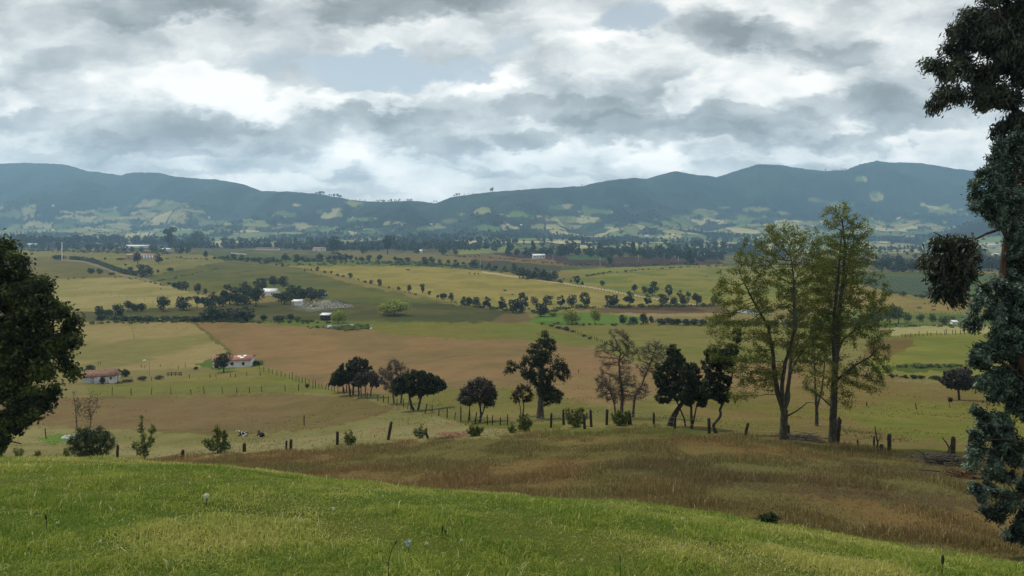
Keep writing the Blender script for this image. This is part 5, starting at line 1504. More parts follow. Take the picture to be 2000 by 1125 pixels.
def skylights(root, ro, L, hw, hr, W, x0, x1):
    for fx, fy, w_ in ((.62, .80, .10), (.70, .55, .12), (.78, .92, .08)):
        y, z = fy * W / 2, hw + hr * fy + .20
        yb, zb = max(0, fy - .3) * W / 2, hw + hr * max(0, fy - .3) + .20
        xa = x0 + fx * L
        V = [(xa, yb, zb), (xa + w_ * L, yb, zb), (xa + w_ * L, y, z), (xa, y, z)]
        V = V + [(a, b, c_ + .05) for a, b, c_ in V]
        add("roof_sheet", build_mesh("roof_sheet", V, [(np.array([(0, 3, 2, 1), (4, 5, 6, 7), (0, 1, 5, 4), (1, 2, 6, 5), (2, 3, 7, 6), (3, 0, 4, 7)]), 0)], None, False, [LAMPWHITE]), ro)


house("white_house", "low white house with red tiled roof, blue door and pale roof sheets", (452, 718), 70, 14, 5.5, 5.5, 7, WHITEWALL, REDROOF,
      [(.82, .35, .07, .4), (.52, .35, .08, .4), (.30, .35, .07, .4)], [(.1, .11, .85, BLUEDOOR)], extra=skylights)


def plank_front(root, ro, L, hw, hr, W, x0, x1):
    add("plank_wall", boxes("plank_wall", [(x0 - .1, x0 + L * .56, -.14, -.02, -.3, hw * .92)], GREYPLANK), root)
    add("porch_post", boxes("porch_post", [(x1 + .6, x1 + .75, .2, .35, -.3, hw * .95)], BARK), root)
    add("porch_roof", boxes("porch_roof", [(x1 - .05, x1 + .9, -.3, W * .6, hw * .96, hw * 1.03)], OLDROOF), root)


house("plank_house", "old house with grey plank front and brown tiled roof by the big broadleaf tree", (204, 749), 34, 15, 8, 4.5, 14, WHITEWALL, OLDROOF, [(.84, .5, .1, .3)], [(.70, .08, .75, WHITEWALL)], extra=plank_front)
house("farm_shed", "low lean-to with an old brown roof against the plank house", (176, 749), 26, 13, 5, 3.0, 14, GREYPLANK, OLDROOF, cat="shed", shed=True)
house("farmhouse", "white farmhouse with bare metal roof half hidden in the dark grove", (524, 578), 28, 8, 5, 6, -12, WHITEWALL, METALROOF, [(.75, .3, .08, .4), (.9, .3, .06, .4)])
house("shed", "small pale shed standing at the edge of the dark grove", (579, 597), 18, 8, 2, 3, -4, WHITEWALL, METALROOF, [(.12, .1, .1, .7)], cat="shed", shed=True)
house("shed", "little lean-to with a bare metal roof at the far tip of the grove", (634, 580), 11, 4, 3, 3, 18, GREYPLANK, METALROOF, cat="shed", shed=True)
house("hut", "dark open hut with a pale roof beside the small willow", (634, 626), 17, 10, 2, 3, -6, BARK, METALROOF, [(.3, .2, .25, .5), (.7, .2, .25, .5)], cat="hut", shed=True)  # dark panes stand in for the shade inside its open bays


def pillars(root, ro, L, hw, hr, W, x0, x1):
    for i in range(5):
        xa = x0 + L * (.55 + .1 * i)
        add("pillar", boxes("pillar", [(xa - L * .028, xa + L * .028, -.35, -.08, -.3, hw * .92)], WHITEWALL), root)


house("brick_building", "long low pink brick building with a row of white pillars on the far rise", (273, 507), 56, 9, 2, 8, -2, PINKWALL, PINKWALL, [(.1, .3, .05, .3), (.45, .3, .05, .4)], extra=pillars, cat="building", over=.1)
for nm, lb, b, L_, hw_, hr_, dp, yw, wm, rm, wn_ in [
        ("white_house", "white house with rows of dark windows among conifers on the plain", (1053, 505), 24, 6, 2.5, 9, 6, WHITEWALL, METALROOF, [(.15, .4, .1, .4), (.38, .4, .1, .4), (.62, .4, .1, .4), (.85, .4, .1, .4)]),
        ("farmhouse", "red-roofed house next to the biggest round tree of the plain", (623, 491), 24, 5, 2.5, 12, 5, WHITEWALL, REDROOF, [(.3, .3, .1, .4), (.7, .3, .1, .4)]),
        ("long_barn", "long low barn with faded red roof on the plain", (520, 489), 44, 3, 2, 14, 0, WHITEWALL, OLDROOF, []),
        ("greenhouse", "long pale greenhouse roofs behind the strip of small trees", (265, 484), 46, 3, 2, 20, 0, WHITEWALL, METALROOF, []),
        ("white_shed", "small white-fronted shed behind the strip of small trees", (243, 490), 8, 5, 2, 6, 0, WHITEWALL, METALROOF, []),
        ("long_barn", "grey-roofed barn under the tallest tree of the plain", (322, 491), 18, 4, 2, 8, 0, GREYPLANK, METALROOF, []),
        ("long_barn", "faint pale farm sheds at the edge of the far plain", (48, 482), 44, 4, 2, 10, 0, WHITEWALL, METALROOF, []),
        ("long_barn", "pale long shed in a clearing beyond the conifers", (1385, 502), 20, 4, 2, 10, 0, WHITEWALL, METALROOF, []),
        ("gate_building", "white wall and small building by the road at the foot of the wattle tree", (1866, 634), 8, 5, 2, 4, -10, WHITEWALL, METALROOF, []),
        ("white_house", "square pale house alone on a bright far meadow", (1264, 467), 9, 7, 1, 8, 0, WHITEWALL, WHITEWALL, []),
        ("white_house", "little white house shining on a tan far field below the long slope", (460, 458), 9, 3, 1.5, 7, 0, WHITEWALL, OLDROOF, []),
        ("white_house", "tiny white house in dark woods high on the slope", (408, 428), 4, 3, 1, 8, 0, WHITEWALL, METALROOF, []),
        ("white_house", "tiny white house at the wood edge under the long ridge", (103, 404), 4, 3, 1, 8, 0, WHITEWALL, METALROOF, []),
        ("white_house", "tiny white house on the green far ledge", (1018, 442), 4, 2.5, 1, 8, 0, WHITEWALL, METALROOF, []),
        ("white_house", "tiny white house beside the lone conifer on the green ledge", (992, 441), 5, 2.5, 1, 8, 0, WHITEWALL, METALROOF, []),
        ("white_house", "tiny white house on the sunny hillside hamlet", (1125, 434), 6, 2.5, 1, 8, 0, WHITEWALL, OLDROOF, []),
        ("white_house", "second tiny white house of the sunny hillside hamlet", (1136, 432), 5, 2.5, 1, 8, 0, WHITEWALL, METALROOF, []),
        ("white_house", "pale low house on the crest of a tan far mound", (1207, 460), 10, 2.5, 1, 9, 0, WHITEWALL, OLDROOF, []),
        ("white_house", "pale house at the end of the far mound crest", (1316, 462), 6, 3, 1, 8, 0, WHITEWALL, METALROOF, []),
        ("white_house", "bright white house by the far woods next to the airy trees", (1480, 468), 9, 3, 1, 8, 0, WHITEWALL, METALROOF, []),
        ("white_house", "tiny bright house above the first airy tree", (1517, 436), 5, 3, 1, 8, 0, WHITEWALL, METALROOF, []),
        ("white_house", "white roofs glimpsed between the hanging bough and wattle", (1948, 499), 12, 3, 1, 9, 0, WHITEWALL, METALROOF, []),
        ("white_house", "low white farm buildings beyond the hanging bough", (1940, 482), 20, 4, 1, 9, 0, WHITEWALL, METALROOF, []),
        ("white_house", "white cottage half hidden near the dome tree of the plain", (822, 494), 5, 4, 2, 5, 0, WHITEWALL, METALROOF, []),
        ("white_house", "tiny white house in the far dip below the lowest saddle", (842, 440), 5, 2.5, 1, 8, 0, WHITEWALL, METALROOF, [])]:
    house(nm, lb, b, L_, hw_, hr_, dp, yw, wm, rm, wn_, cat="barn" if "barn" in nm else "greenhouse" if "green" in nm else "building" if "gate" in nm else "house")
# row of white blocks on the far meadow
for i in range(9):
    g = ground(452 + i * 3.5, 496 + .25 * i, 200)
    s = g.y / F
    tag(add("white_bale", boxes("white_bale", [(-1.0 * s, 1.0 * s, -.8, .8, -.2, 2.0 * s), (-.8 * s, .8 * s, -.6, .6, 2.0 * s, 2.3 * s)], LAMPWHITE), None, g), "small white block in a row on the far meadow", "bale", "white blocks on the far meadow")

# lamp post, poles
g = ground(292, 736, 60)
s = g.y / F
root = empty("street_lamp", g, 0, "tall thin lamp post with a white head on a side arm in the garden", "street lamp")
H_ = 31 * s
v, f = frusta(np.array([[0, 0, -.2]]), np.array([[0, 0, H_]]), np.array([.09]), np.array([.06]), 8)
add("pole", build_mesh("pole", v, [(f, 0)], None, True, [GALV]), root)
v, f = frusta(np.array([[0, 0, H_ - .05], [-.6, 0, H_ + .05]]), np.array([[-.6, 0, H_ + .05], [-.9, 0, H_ + .05]]), np.array([.045, .045]), np.array([.045, .04]), 6)
add("arm", build_mesh("arm", v, [(f, 0)], None, True, [GALV]), root)
v, f = frusta(np.array([[-.78, 0, H_ + .06], [-1.0, 0, H_ + .1]]), np.array([[-1.0, 0, H_ + .1], [-1.5, 0, H_ + .06]]), np.array([.07, .19]), np.array([.19, .12]), 8)
add("lamp_head", build_mesh("lamp_head", v, [(f, 0), (np.array([[8 * 3 + k for k in range(8)]]), 0)], None, True, [LAMPWHITE]), root)


def pole(u, v, h, label, mat, r=.16, arm=True, name="utility_pole"):
    g = ground(u, v, 60)
    s = g.y / F
    root = empty(name, g, 0, label, "pole")
    a, b = frusta(np.array([[0, 0, -.3]]), np.array([[0, 0, h * s]]), np.array([r * 1.2]), np.array([r]), 8)
    add("shaft", build_mesh("shaft", a, [(b, 0), (np.array([[8 + k for k in range(8)]]), 0)], None, True, [mat]), root)
    if arm:
        add("crossarm", boxes("crossarm", [(-.9, .9, -.08 - r, .06 - r, h * s * .90, h * s * .90 + .16)], mat), root)


pole(121, 509, 36, "tall white pole rising from the bush by the curving country road", LAMPWHITE, .35, False, "white_pole")
pole(938, 528, 22, "grey utility pole above the tan pasture edge", GALV, .2)
pole(1172, 520, 18, "grey utility pole on the dark ploughed plain by a round tree", GALV, .2)
pole(1080, 510, 12, "small grey utility pole near the white house on the plain", GALV, .2)
pole(1247, 510, 13, "grey utility pole in front of the conifer belt", GALV, .2)
pole(1325, 512, 12, "grey utility pole at the end of the dark ploughed plain", GALV, .2)
pole(552, 500, 10, "thin pole over the long barn with faded roof", GALV, .2)

# ------------------------------------------------------------------ animals


def solid(name, pieces, voxel, mats):
    """One continuous body: ellipsoids and tapered limbs fused into a single skin."""
    bm = bmesh.new()

    def ball(c, r, M=None):
        m_ = Matrix.Translation(c) @ (M or Matrix.Identity(4)) @ Matrix.Diagonal((*r, 1))
        bmesh.ops.create_icosphere(bm, subdivisions=2, radius=1.0, matrix=m_)

    for p in pieces:
        if p[0] == 'e':
            ball(Vector(p[1]), p[2])
        else:
            a, b, ra, rb = Vector(p[1]), Vector(p[2]), p[3], p[4]
            n = max(3, int((b - a).length / (min(ra, rb) * .5)))
            for i in range(n + 1):
                t = i / n
                ball(a.lerp(b, t), (ra + (rb - ra) * t,) * 3)
    me = bpy.data.meshes.new(name)
    bm.to_mesh(me)
    bm.free()
    tmp = bpy.data.objects.new(name, me)
    COL.objects.link(tmp)
    md = tmp.modifiers.new("skin", 'REMESH')
    md.mode = 'VOXEL'
    md.voxel_size = voxel
    md.use_smooth_shade = True
    dg = bpy.context.evaluated_depsgraph_get()
    out = bpy.data.meshes.new_from_object(tmp.evaluated_get(dg))
    bpy.data.objects.remove(tmp)
    bpy.data.meshes.remove(me)
    out.name = name
    out.materials.clear()
    for m_ in mats:
        out.materials.append(m_)
    return out


def hide_mat(name, thr, sc, a=(.60, .56, .52), b=(.022, .017, .015)):
    T = NT(name)
    n = T.noise(sc, 2, .4)
    return T.surf(T.mix(T.ramp(n, thr - .02, thr + .02), b, a), .8, .2)


def lying_cow(turn):
    P_ = [('e', (.42, 0, .44), (.44, .31, .40)), ('e', (0, .03, .42), (.60, .38, .38)), ('e', (-.52, .03, .46), (.40, .33, .38)), ('c', (.66, 0, .66), (.98, turn * .12, .96), .20, .13),
          ('c', (.98, turn * .12, .97), (1.34, turn * .26, .84), .135, .085), ('c', (.98, turn * .12 + .10, 1.02), (.94, turn * .12 + .28, 1.0), .05, .03), ('c', (.98, turn * .12 - .10, 1.02), (.94, turn * .12 - .28, 1.0), .05, .03),
          ('c', (.60, .24, .26), (.96, .26, .10), .11, .07), ('c', (.96, .26, .10), (.70, .20, .07), .07, .06), ('c', (.60, -.24, .26), (1.0, -.24, .10), .11, .07), ('c', (1.0, -.24, .10), (.74, -.18, .07), .07, .06),
          ('c', (-.5, .32, .30), (-.05, .50, .16), .17, .10), ('c', (-.05, .50, .16), (-.42, .60, .08), .09, .06), ('c', (-.42, .60, .08), (-.12, .66, .06), .06, .05), ('c', (-.5, -.28, .26), (-.1, -.36, .12), .15, .08),
          ('c', (-.9, .0, .62), (-1.0, .10, .15), .035, .025), ('e', (-1.0, .11, .12), (.05, .05, .09))]
    return P_


for u, v, yaw, thr, sc, turn, lb, nm in [(476, 852, 172, .47, 2.6, 1, "black and white cow lying in the meadow, head raised and pale flank showing", "cow"),
                                         (510, 853, 140, .56, 2.2, -1, "mostly black cow with a white rump lying beside the patched cow", "cow")]:
    g = ground(u, v, 20)
    o = add("cow", solid("cow", lying_cow(turn), .045, [hide_mat("cow_hide", thr + .05, sc)]), None, g)
    o.scale = (.64, .64, .64)
    o.rotation_euler = (0, 0, radians(yaw))
    tag(o, lb, "cow", "cows resting in the meadow")


def standing(dark):
    P_ = [('e', (.4, 0, 1.05), (.42, .28, .36)), ('e', (0, 0, 1.02), (.55, .32, .36)), ('e', (-.45, 0, 1.08), (.38, .28, .32)), ('c', (.7, 0, 1.15), (1.0, 0, .8), .18, .12), ('c', (1.0, 0, .8), (1.2, 0, .5), .12, .08),
          ('c', (.5, .17, .8), (.5, .17, .05), .09, .05), ('c', (.5, -.17, .8), (.45, -.17, .05), .09, .05), ('c', (-.55, .17, .85), (-.62, .17, .45), .13, .07), ('c', (-.62, .17, .45), (-.55, .17, .05), .06, .05),
          ('c', (-.55, -.17, .85), (-.65, -.17, .45), .13, .07), ('c', (-.65, -.17, .45), (-.6, -.17, .05), .06, .05), ('c', (-.82, 0, 1.2), (-.9, 0, .5), .03, .03)]
    return P_


stand_me = solid("grazing_cow", standing(1), .06, [hide_mat("dark_hide", .99, 1.0)])
stand_pale = solid("grazing_cow", standing(1), .06, [hide_mat("tan_hide", .5, 1.0, (.30, .24, .16), (.25, .19, .13))])
for i, (u, v, h, yw, me, lb) in enumerate([(917, 536, 4, 80, stand_me, "small dark cow on the tan pasture, first of three near the pole"), (927, 537, 4, 60, stand_me, "small dark cow in the middle of the three near the pole"), (934, 537, 4, 100, stand_me, "small dark cow last of three near the pole"),
                                           (1029, 548, 5, 10, stand_me, "black cow grazing next to the pale dirt track by the grove"), (953, 540, 3, 80, stand_pale, "pale animal on the tan pasture near the track top"), (1379, 543, 4, 5, stand_pale, "brown cow on the sunlit hill pasture near the airy trees"),
                                           (1806, 595, 3, 5, stand_me, "small dark cow in the hayfield near the feeders"), (314, 566, 3, 90, stand_me, "small dark cow in the upper tan field"), (464, 536, 3, 10, stand_pale, "pale animal on the dark green hill")]):
    g = ground(u, v, 60)
    o = add("grazing_cow", me, None, g)
    k = h * g.y / F / 1.45
    o.scale = (k, k, k)
    o.rotation_euler = (0, 0, radians(yw))
    tag(o, lb, "cow", "cattle grazing in the far pastures")
for i, (u, v, w, h, lb) in enumerate([(1795, 602, 9, 4, "brown hay feeder nearest the fence end of the hayfield"), (1823, 599, 8, 3, "brown hay feeder highest in the hayfield"), (1823, 606, 8, 3.5, "brown hay feeder lowest toward the hanging bough"), (1722, 648, 12, 4, "brown heap of hay behind the airy tree")]):
    g = ground(u, v, 60)
    s = g.y / F
    a, b = frusta(np.array([[-w * s / 2, 0, h * s * .45], [-w * s * .1, 0, h * s * .5]]), np.array([[-w * s * .1, 0, h * s * .5], [w * s / 2, 0, h * s * .45]]), np.array([.4, .56]) * h * s, np.array([.56, .4]) * h * s, 10)
    tag(add("hay_heap", build_mesh("hay_heap", a, [(b, 0), (np.array([[k for k in range(10)], [30 + k for k in range(10)]]), 0)], None, False, [rough_mat("hay", (.16, .12, .06), (.30, .24, .13), 3)]), None, g), lb, "hay", "hay in the hayfield")
for u, v, h, w, lb in [(986, 569, 5, 9, "small brown brush heap in the tan pasture"), (1001, 576, 3, 8, "flat brown brush heap below the other in tan pasture"), (797, 528, 4, 10, "dark little brush heap on the upper tan pasture")]:
    far_tree(u, v, h, w, 'bush', L_RUST, lb, None, "brush_heap", "brush")

# ------------------------------------------------------------------ water, mulch, crop rows
WATER = NT("pond_water")
WATER.surf((.10, .11, .10), .06, 0.9)


def sheet(name, label, pts, mat, lift, kind):
    n = len(pts)
    P_ = [ground(u, v, 60) for u, v in pts]
    zz = min(p.z for p in P_) + lift if kind == 'structure' else None
    V = [(p.x, p.y, zz if zz is not None else p.z + lift) for p in P_]
    o = add(name, build_mesh(name, V, [(np.array([list(range(n))]), 0)], None, False, [mat]))
    return tag(o, label, None, None, kind)


sheet("pond_water", "small still pond rimmed with reeds in the pasture corner", [(634, 641), (650, 643), (668, 646), (700, 647), (722, 645), (727, 641), (715, 638), (690, 636), (660, 636), (640, 638)], WATER.m, .55, 'structure')
sheet("pond_water", "long bright pond behind the hedge", [(1382, 617), (1420, 621), (1470, 621), (1515, 617), (1500, 611), (1460, 608), (1410, 610)], WATER.m, .8, 'structure')
rr_ = np.random.default_rng(3)
spots = []
for _ in range(80):
    p = ground(rr_.normal(688, 15), rr_.normal(641.5, 1.6), 60)
    spots.append((p.x, p.y, rr_.uniform(.5, 1.7), rr_.uniform(1.0, 2.6), 'bush'))
woodland("reeds", "dark reeds growing in the small pond", spots, L_SHRUB, 90)
MULCH = rough_mat("pale_plastic_film", (.30, .32, .31), (.52, .54, .54), 2)
Vm, k = [], 0
for i in range(26):
    t = i / 25
    a0, a1 = np.array([600 - 36 * (1 - t), 588 + 16 * t]), np.array([652 + 40 * t, 586 + 15 * t])
    for j in range(30):
        q = j / 30 + rr_.uniform(0, .02)
        if rr_.random() < .70:
            continue
        p0 = a0 + (a1 - a0) * q
        g0, g1 = ground(p0[0], p0[1] + .6, 60), ground(p0[0] + 1.6, p0[1] + .55, 60)
        d = .30
        Vm += [(g0.x, g0.y - d, g0.z + .35), (g1.x, g1.y - d, g1.z + .35), (g1.x, g1.y + d, g1.z + .42), (g0.x, g0.y + d, g0.z + .42)]
tag(add("plastic_mulch", build_mesh("plastic_mulch", Vm, [(np.arange(len(Vm)).reshape(-1, 4), 0)], None, False, [MULCH])), "broken lines of pale plastic film over the vegetable plot", None, None, 'stuff')
Va, Vb = [], []
for i in range(-8, 20):
    pp = path_pts([(1672 + i * 9.5, 541), (1672 + i * 9.5 + 84, 582)], 18)
    P_ = [ground(u, v, 60) for u, v in pp if 1682 < u < 1845 and v < 557 + (u - 1690) * .19 + 4]
    for a, b in zip(P_[:-1], P_[1:]):
        Va.append((a.x, a.y, a.z + .2))
        Vb.append((b.x, b.y, b.z + .2))
a, b = frusta(np.array(Va), np.array(Vb), np.full(len(Va), .75), np.full(len(Va), .75), 6)
tag(add("crop_rows", build_mesh("crop_rows", a, [(b, 0)], None, False, [rough_mat("crop_leaves", (.026, .042, .022), (.055, .078, .040), .8)])), "straight dark crop rows planted up the slope", None, None, 'stuff')
# pale trough by the fan-shaped shrub
g = ground(144, 858, 20)
s = g.y / F
root = empty("water_trough", g, 0, "pale blue-grey water trough partly behind the dark fan-shaped shrub", "trough")
add("basin", boxes("basin", [(-20 * s, 20 * s, -.5, -.42, 0, .38), (-20 * s, 20 * s, .42, .5, 0, .38), (-20 * s, -20 * s + .08, -.42, .42, 0, .38), (20 * s - .08, 20 * s, -.42, .42, 0, .38), (-20 * s + .08, 20 * s - .08, -.42, .42, -.1, .1)], METALROOF), root)
add("trough_water", boxes("trough_water", [(-20 * s + .09, 20 * s - .09, -.41, .41, .2, .33)], WATER.m), root)

# ------------------------------------------------------------------ brush piles and dead sticks


def brush(name, label, u, v, w, h, n, mat, leafm=None, seed=1, cat="brush pile"):
    rng = np.random.default_rng(seed)
    g = ground(u, v, 20)
    s = g.y / F
    W, H2 = w * s, h * s
    a = np.stack([rng.normal(0, W * .22, n), rng.normal(0, W * .16, n), rng.uniform(0, H2 * .5, n)], 1)
    an = rng.normal(0, .5, n)
    ln = rng.uniform(.2, .6, n) * W
    d = np.stack([np.cos(an) * rng.choice([-1, 1], n), np.sin(an), rng.normal(.06, .16, n)], 1)
    m1 = a + d * ln[:, None] * .5 + rng.normal(0, .05, (n, 3))
    b = a + d * ln[:, None] + np.stack([np.zeros(n), np.zeros(n), -.04 * ln], 1)
    for q in (a, m1, b):
        q[:, 2] = np.clip(q[:, 2], 0, H2)
    r = rng.uniform(.012, .045, n)
    v1, f1 = frusta(a, m1, r, r * .7, 5)
    v2, f2 = frusta(m1, b, r * .7, r * .3, 5)
    V, Fc = np.concatenate([v1, v2]), np.concatenate([f1, f2 + len(v1)])
    gzs = height((V[:, 0] + g.x) / (V[:, 1] + g.y) * F + U0, V[:, 1] + g.y)
    V[:, 2] += gzs - g.z
    o = add(name, build_mesh(name, V, [(Fc, 0)], None, False, [mat]), None, g)
    tag(o, label, cat)
    if leafm:
        m = n * 14
        c = np.stack([rng.normal(0, W * .25, m), rng.normal(0, W * .2, m), np.abs(rng.normal(0, H2 * .35, m))], 1)
        vv, ff = leaf_quads(c, rng.normal(0, 1, c.shape), rng.uniform(.06, .16, m), rng.uniform(.03, .07, m), rng)
        add("dry_leaves", build_mesh("dry_leaves", vv, [(ff, 0)], {'tint': np.repeat(rng.random(m), 4)}, False, [leafm]), o)


L_DRYRED = leaf_mat("dry_red_leaves", (.09, .035, .020), (.24, .11, .06), .3)
brush("brush_pile", "low heap of dead branches at the foot of the forked airy tree", 1572, 861, 84, 18, 90, BARK_GREY, None, 4)
brush("brush_pile", "bigger heap of grey fallen branches in front of the wattle tree", 1852, 908, 110, 34, 150, BARK_GREY, None, 5)
brush("brush_pile", "heap of rusty red dead foliage below the wattle tree", 1880, 934, 70, 26, 30, BARK_RED, L_DRYRED, 6)
brush("brush_pile", "broken twigs lying by the small red dirt scar on the slope", 870, 857, 40, 6, 24, BARK, None, 7)
for u, v, pts, lb in [(1713, 880, [(1713, 882), (1715, 865), (1712, 850), (1711, 834)], "crooked dead stick standing by the broken stump"), (1852, 890, [(1850, 892), (1855, 876), (1850, 866), (1843, 856)], "forked dead branch standing before the wattle tree")]:
    g = ground(u, v, 20)
    s = g.y / F
    P_ = np.array([((p[0] - u) * s, .05 * i, (v - p[1]) * s) for i, p in enumerate(pts)])
    r = np.linspace(.07, .03, len(P_))
    a, b = frusta(P_[:-1], P_[1:], r[:-1], r[1:], 6)
    a2, b2 = frusta(P_[1:2], P_[1:2] + [[.25, .1, .5]], np.array([.035]), np.array([.015]), 5)
    tag(add("dead_stick", build_mesh("dead_stick", np.concatenate([a, a2]), [(np.concatenate([b, b2 + len(a)]), 0)], None, False, [BARK]), None, g), lb, "dead stick")
g = ground(1719, 882, 20)
rs_ = np.random.default_rng(8)
tag(add("tree_stump", post_mesh(14 * g.y / F, .15, POSTM, rs_, (.12, 0), 8), None, g), "broken jagged stump beside the crooked dead stick", "stump")

# ------------------------------------------------------------------ grass


def blades(n, rng, u, D, h, w, col, leanamt=.5, name="grass", label="", trans=.35, droop=.0, matname="grass_blades"):
    X = (u - U0) / F * D
    Z = height(u, D)
    B_ = np.stack([X, D, Z - .01], 1)
    an = rng.uniform(0, 2 * pi, n)
    sx = np.stack([np.cos(an), np.sin(an), np.zeros(n)], 1) * (w * .5)[:, None]
    la = rng.uniform(0, 2 * pi, n)
    le = np.abs(rng.normal(0, leanamt, n))[:, None] * h[:, None]
    ld = np.stack([np.cos(la), np.sin(la), np.zeros(n)], 1)
    m = B_ + ld * le * .35 + np.stack([0 * h, 0 * h, h * .58], 1)
    t = B_ + ld * le + np.stack([0 * h, 0 * h, h * (1 - np.clip(le[:, 0] / h, 0, 1.4) * .45)], 1)
    V = np.stack([B_ - sx, B_ + sx, m + sx * .8, m - sx * .8, t], 1).reshape(-1, 3)
    i = np.arange(n) * 5
    q = np.stack([i, i + 1, i + 2, i + 3], 1)
    tr = np.stack([i + 3, i + 2, i + 4], 1)
    T = NT(matname)
    cc = T.attr('blade_colour', 'Color')
    p = T.n('ShaderNodeBsdfPrincipled')
    T.l(cc, p.inputs['Base Color'])
    p.inputs['Roughness'].default_value = .6
    p.inputs['Specular IOR Level'].default_value = .2
    tl = T.n('ShaderNodeBsdfTranslucent')
    T.l(cc, tl.inputs[0])
    s = T.n('ShaderNodeMixShader')
    s.inputs[0].default_value = trans
    T.l(p.outputs[0], s.inputs[1])
    T.l(tl.outputs[0], s.inputs[2])
    T.l(s.outputs[0], T.out.inputs[0])
    o = add(name, build_mesh(name, V, [(q, 0), (tr, 0)], {'blade_colour': np.repeat(col, 5, 0)}, False, [T.m]))
    return tag(o, label, None, None, 'stuff')


def ground_colour(u, D):
    i = np.clip(np.searchsorted(dd, D), 0, len(dd) - 1)
    j = np.clip(np.searchsorted(us, u), 0, len(us) - 1)
    return colr[i, j]


rg = np.random.default_rng(21)
n = 420000
u = rg.uniform(-220, 2220, n)
D = 2.3 + (15.5 - 2.3) * rg.random(n) ** 1.15
X = (u - U0) / F * D
cl = fbm(X / .45, D / .45, 81, 3)
dry = fbm(X / 1.6, D / 1.6, 83, 3)
fine_ = fbm(X / .12, D / .12, 85, 2)
h = (.022 + .040 * sstep(.3, .75, cl)) * rg.uniform(.6, 1.4, n)
w = .0042 * rg.uniform(.7, 1.5, n) * (1 + D * .06)
G1, G2, G3, G4 = np.array([.070, .125, .014]), np.array([.180, .215, .034]), np.array([.300, .280, .085]), np.array([.42, .38, .20])
t1 = np.clip(sstep(.30, .70, fine_ * .5 + dry * .5) + rg.normal(0, .25, n), 0, 1)[:, None]
col = G1 * (1 - t1) + G2 * t1
t2 = np.clip(sstep(.52, .78, dry + .10 * sstep(6, 11, D)) * .75 + rg.normal(0, .22, n), 0, 1)[:, None]
col = col * (1 - t2) + G3 * t2
st = rg.random(n) < .010
col[st] = G4 * rg.uniform(.6, 1.1, (st.sum(), 1))
h[st] *= 1.3
blades(n, rg, u, D, h, w, col * 1.6, .75, "lawn_grass", "thick uneven green grass with pale straws on the brow", .4, matname="lawn_grass_blades")
n = 140
u = rg.uniform(-220, 2220, n)
D = 2.6 + 11 * rg.random(n)
blades(n, rg, u, D, rg.uniform(.07, .16, n), .0032 * rg.uniform(.8, 1.5, n) * (1 + D * .05), np.array([.40, .35, .17]) * rg.uniform(.5, 1.2, (n, 1)), 1.0, "straw_grass", "long dry straws bending over the green grass", .3, matname="straw_blades")

n = 400000
u = rg.uniform(-160, 2160, n)
D = 17 + 68 * rg.random(n) ** 1.1
vv = V0 - F * height(u, D) / D
poly = [f_ for f_ in FIELDS if f_[1] == (116, 94, 54)][0][0]
inn = inside(poly, u + rg.normal(0, 6, n), vv + rg.normal(0, 3, n))
u, D = u[inn], D[inn]
pt = fbm((u - U0) / F * D / 3.0, D / 4.0, 91, 4)
inn = (pt > .40) | (rg.random(len(u)) < .42)
u, D = u[inn], D[inn]
n = len(u)
X = (u - U0) / F * D
pt = fbm(X / 3.0, D / 4.0, 91, 4)
h = (.08 + .32 * sstep(.40, .68, pt)) * rg.uniform(.55, 1.35, n)
w = .017 * rg.uniform(.6, 1.5, n) * (1 + .012 * D)
gc = ground_colour(u, D)
red = np.array([.190, .128, .058])
ol = np.array([.170, .155, .060])
tt = np.clip(sstep(.35, .62, fbm(X / 6, D / 8, 93, 3)) + rg.normal(0, .18, n), 0, 1)[:, None]
col = (gc * 1.35) * .55 + .45 * (red * tt + ol * (1 - tt))
col *= rg.uniform(.9, 1.75, (n, 1))
pale = rg.random(n) < .012
col[pale] = np.array([.42, .36, .24])
blades(n, rg, u, D, h, w, col, .45, "dry_grass", "tall reddish-brown seeding grass over the slope below the brow", .3, matname="dry_grass_blades")

n = 50000
u = rg.uniform(-100, 2100, n)
D = 62 + 110 * rg.random(n) ** 1.3
vv = V0 - F * height(u, D) / D
out = ~inside(poly, u, vv)
u, D = u[out], D[out]
n = len(u)
X = (u - U0) / F * D
pt = fbm(X / 5.0, D / 6.0, 95, 4)
h = (.03 + .10 * sstep(.45, .7, pt)) * rg.uniform(.5, 1.4, n)
blades(n, rg, u, D, h, .10 * rg.uniform(.5, 1.5, n), ground_colour(u, D) * rg.uniform(1.3, 2.1, (n, 1)), .5, "pasture_grass", "short tufted grass of the near pastures", .3, matname="pasture_blades")

# ------------------------------------------------------------------ flowers and seed stalks in the brow's grass
STALK = rough_mat("dark_stalk", (.03, .04, .012), (.06, .075, .025), 40)
SEEDHEAD = rough_mat("dark_seed_head", (.018, .016, .010), (.05, .045, .028), 60)
FLUFF = leaf_mat("dandelion_fluff", (.62, .62, .60), (.82, .82, .80), .5)
PETAL = leaf_mat("pale_blue_petals", (.30, .38, .52), (.48, .55, .66), .4)
WPETAL = leaf_mat("white_petals", (.62, .62, .54), (.80, .80, .74), .4)


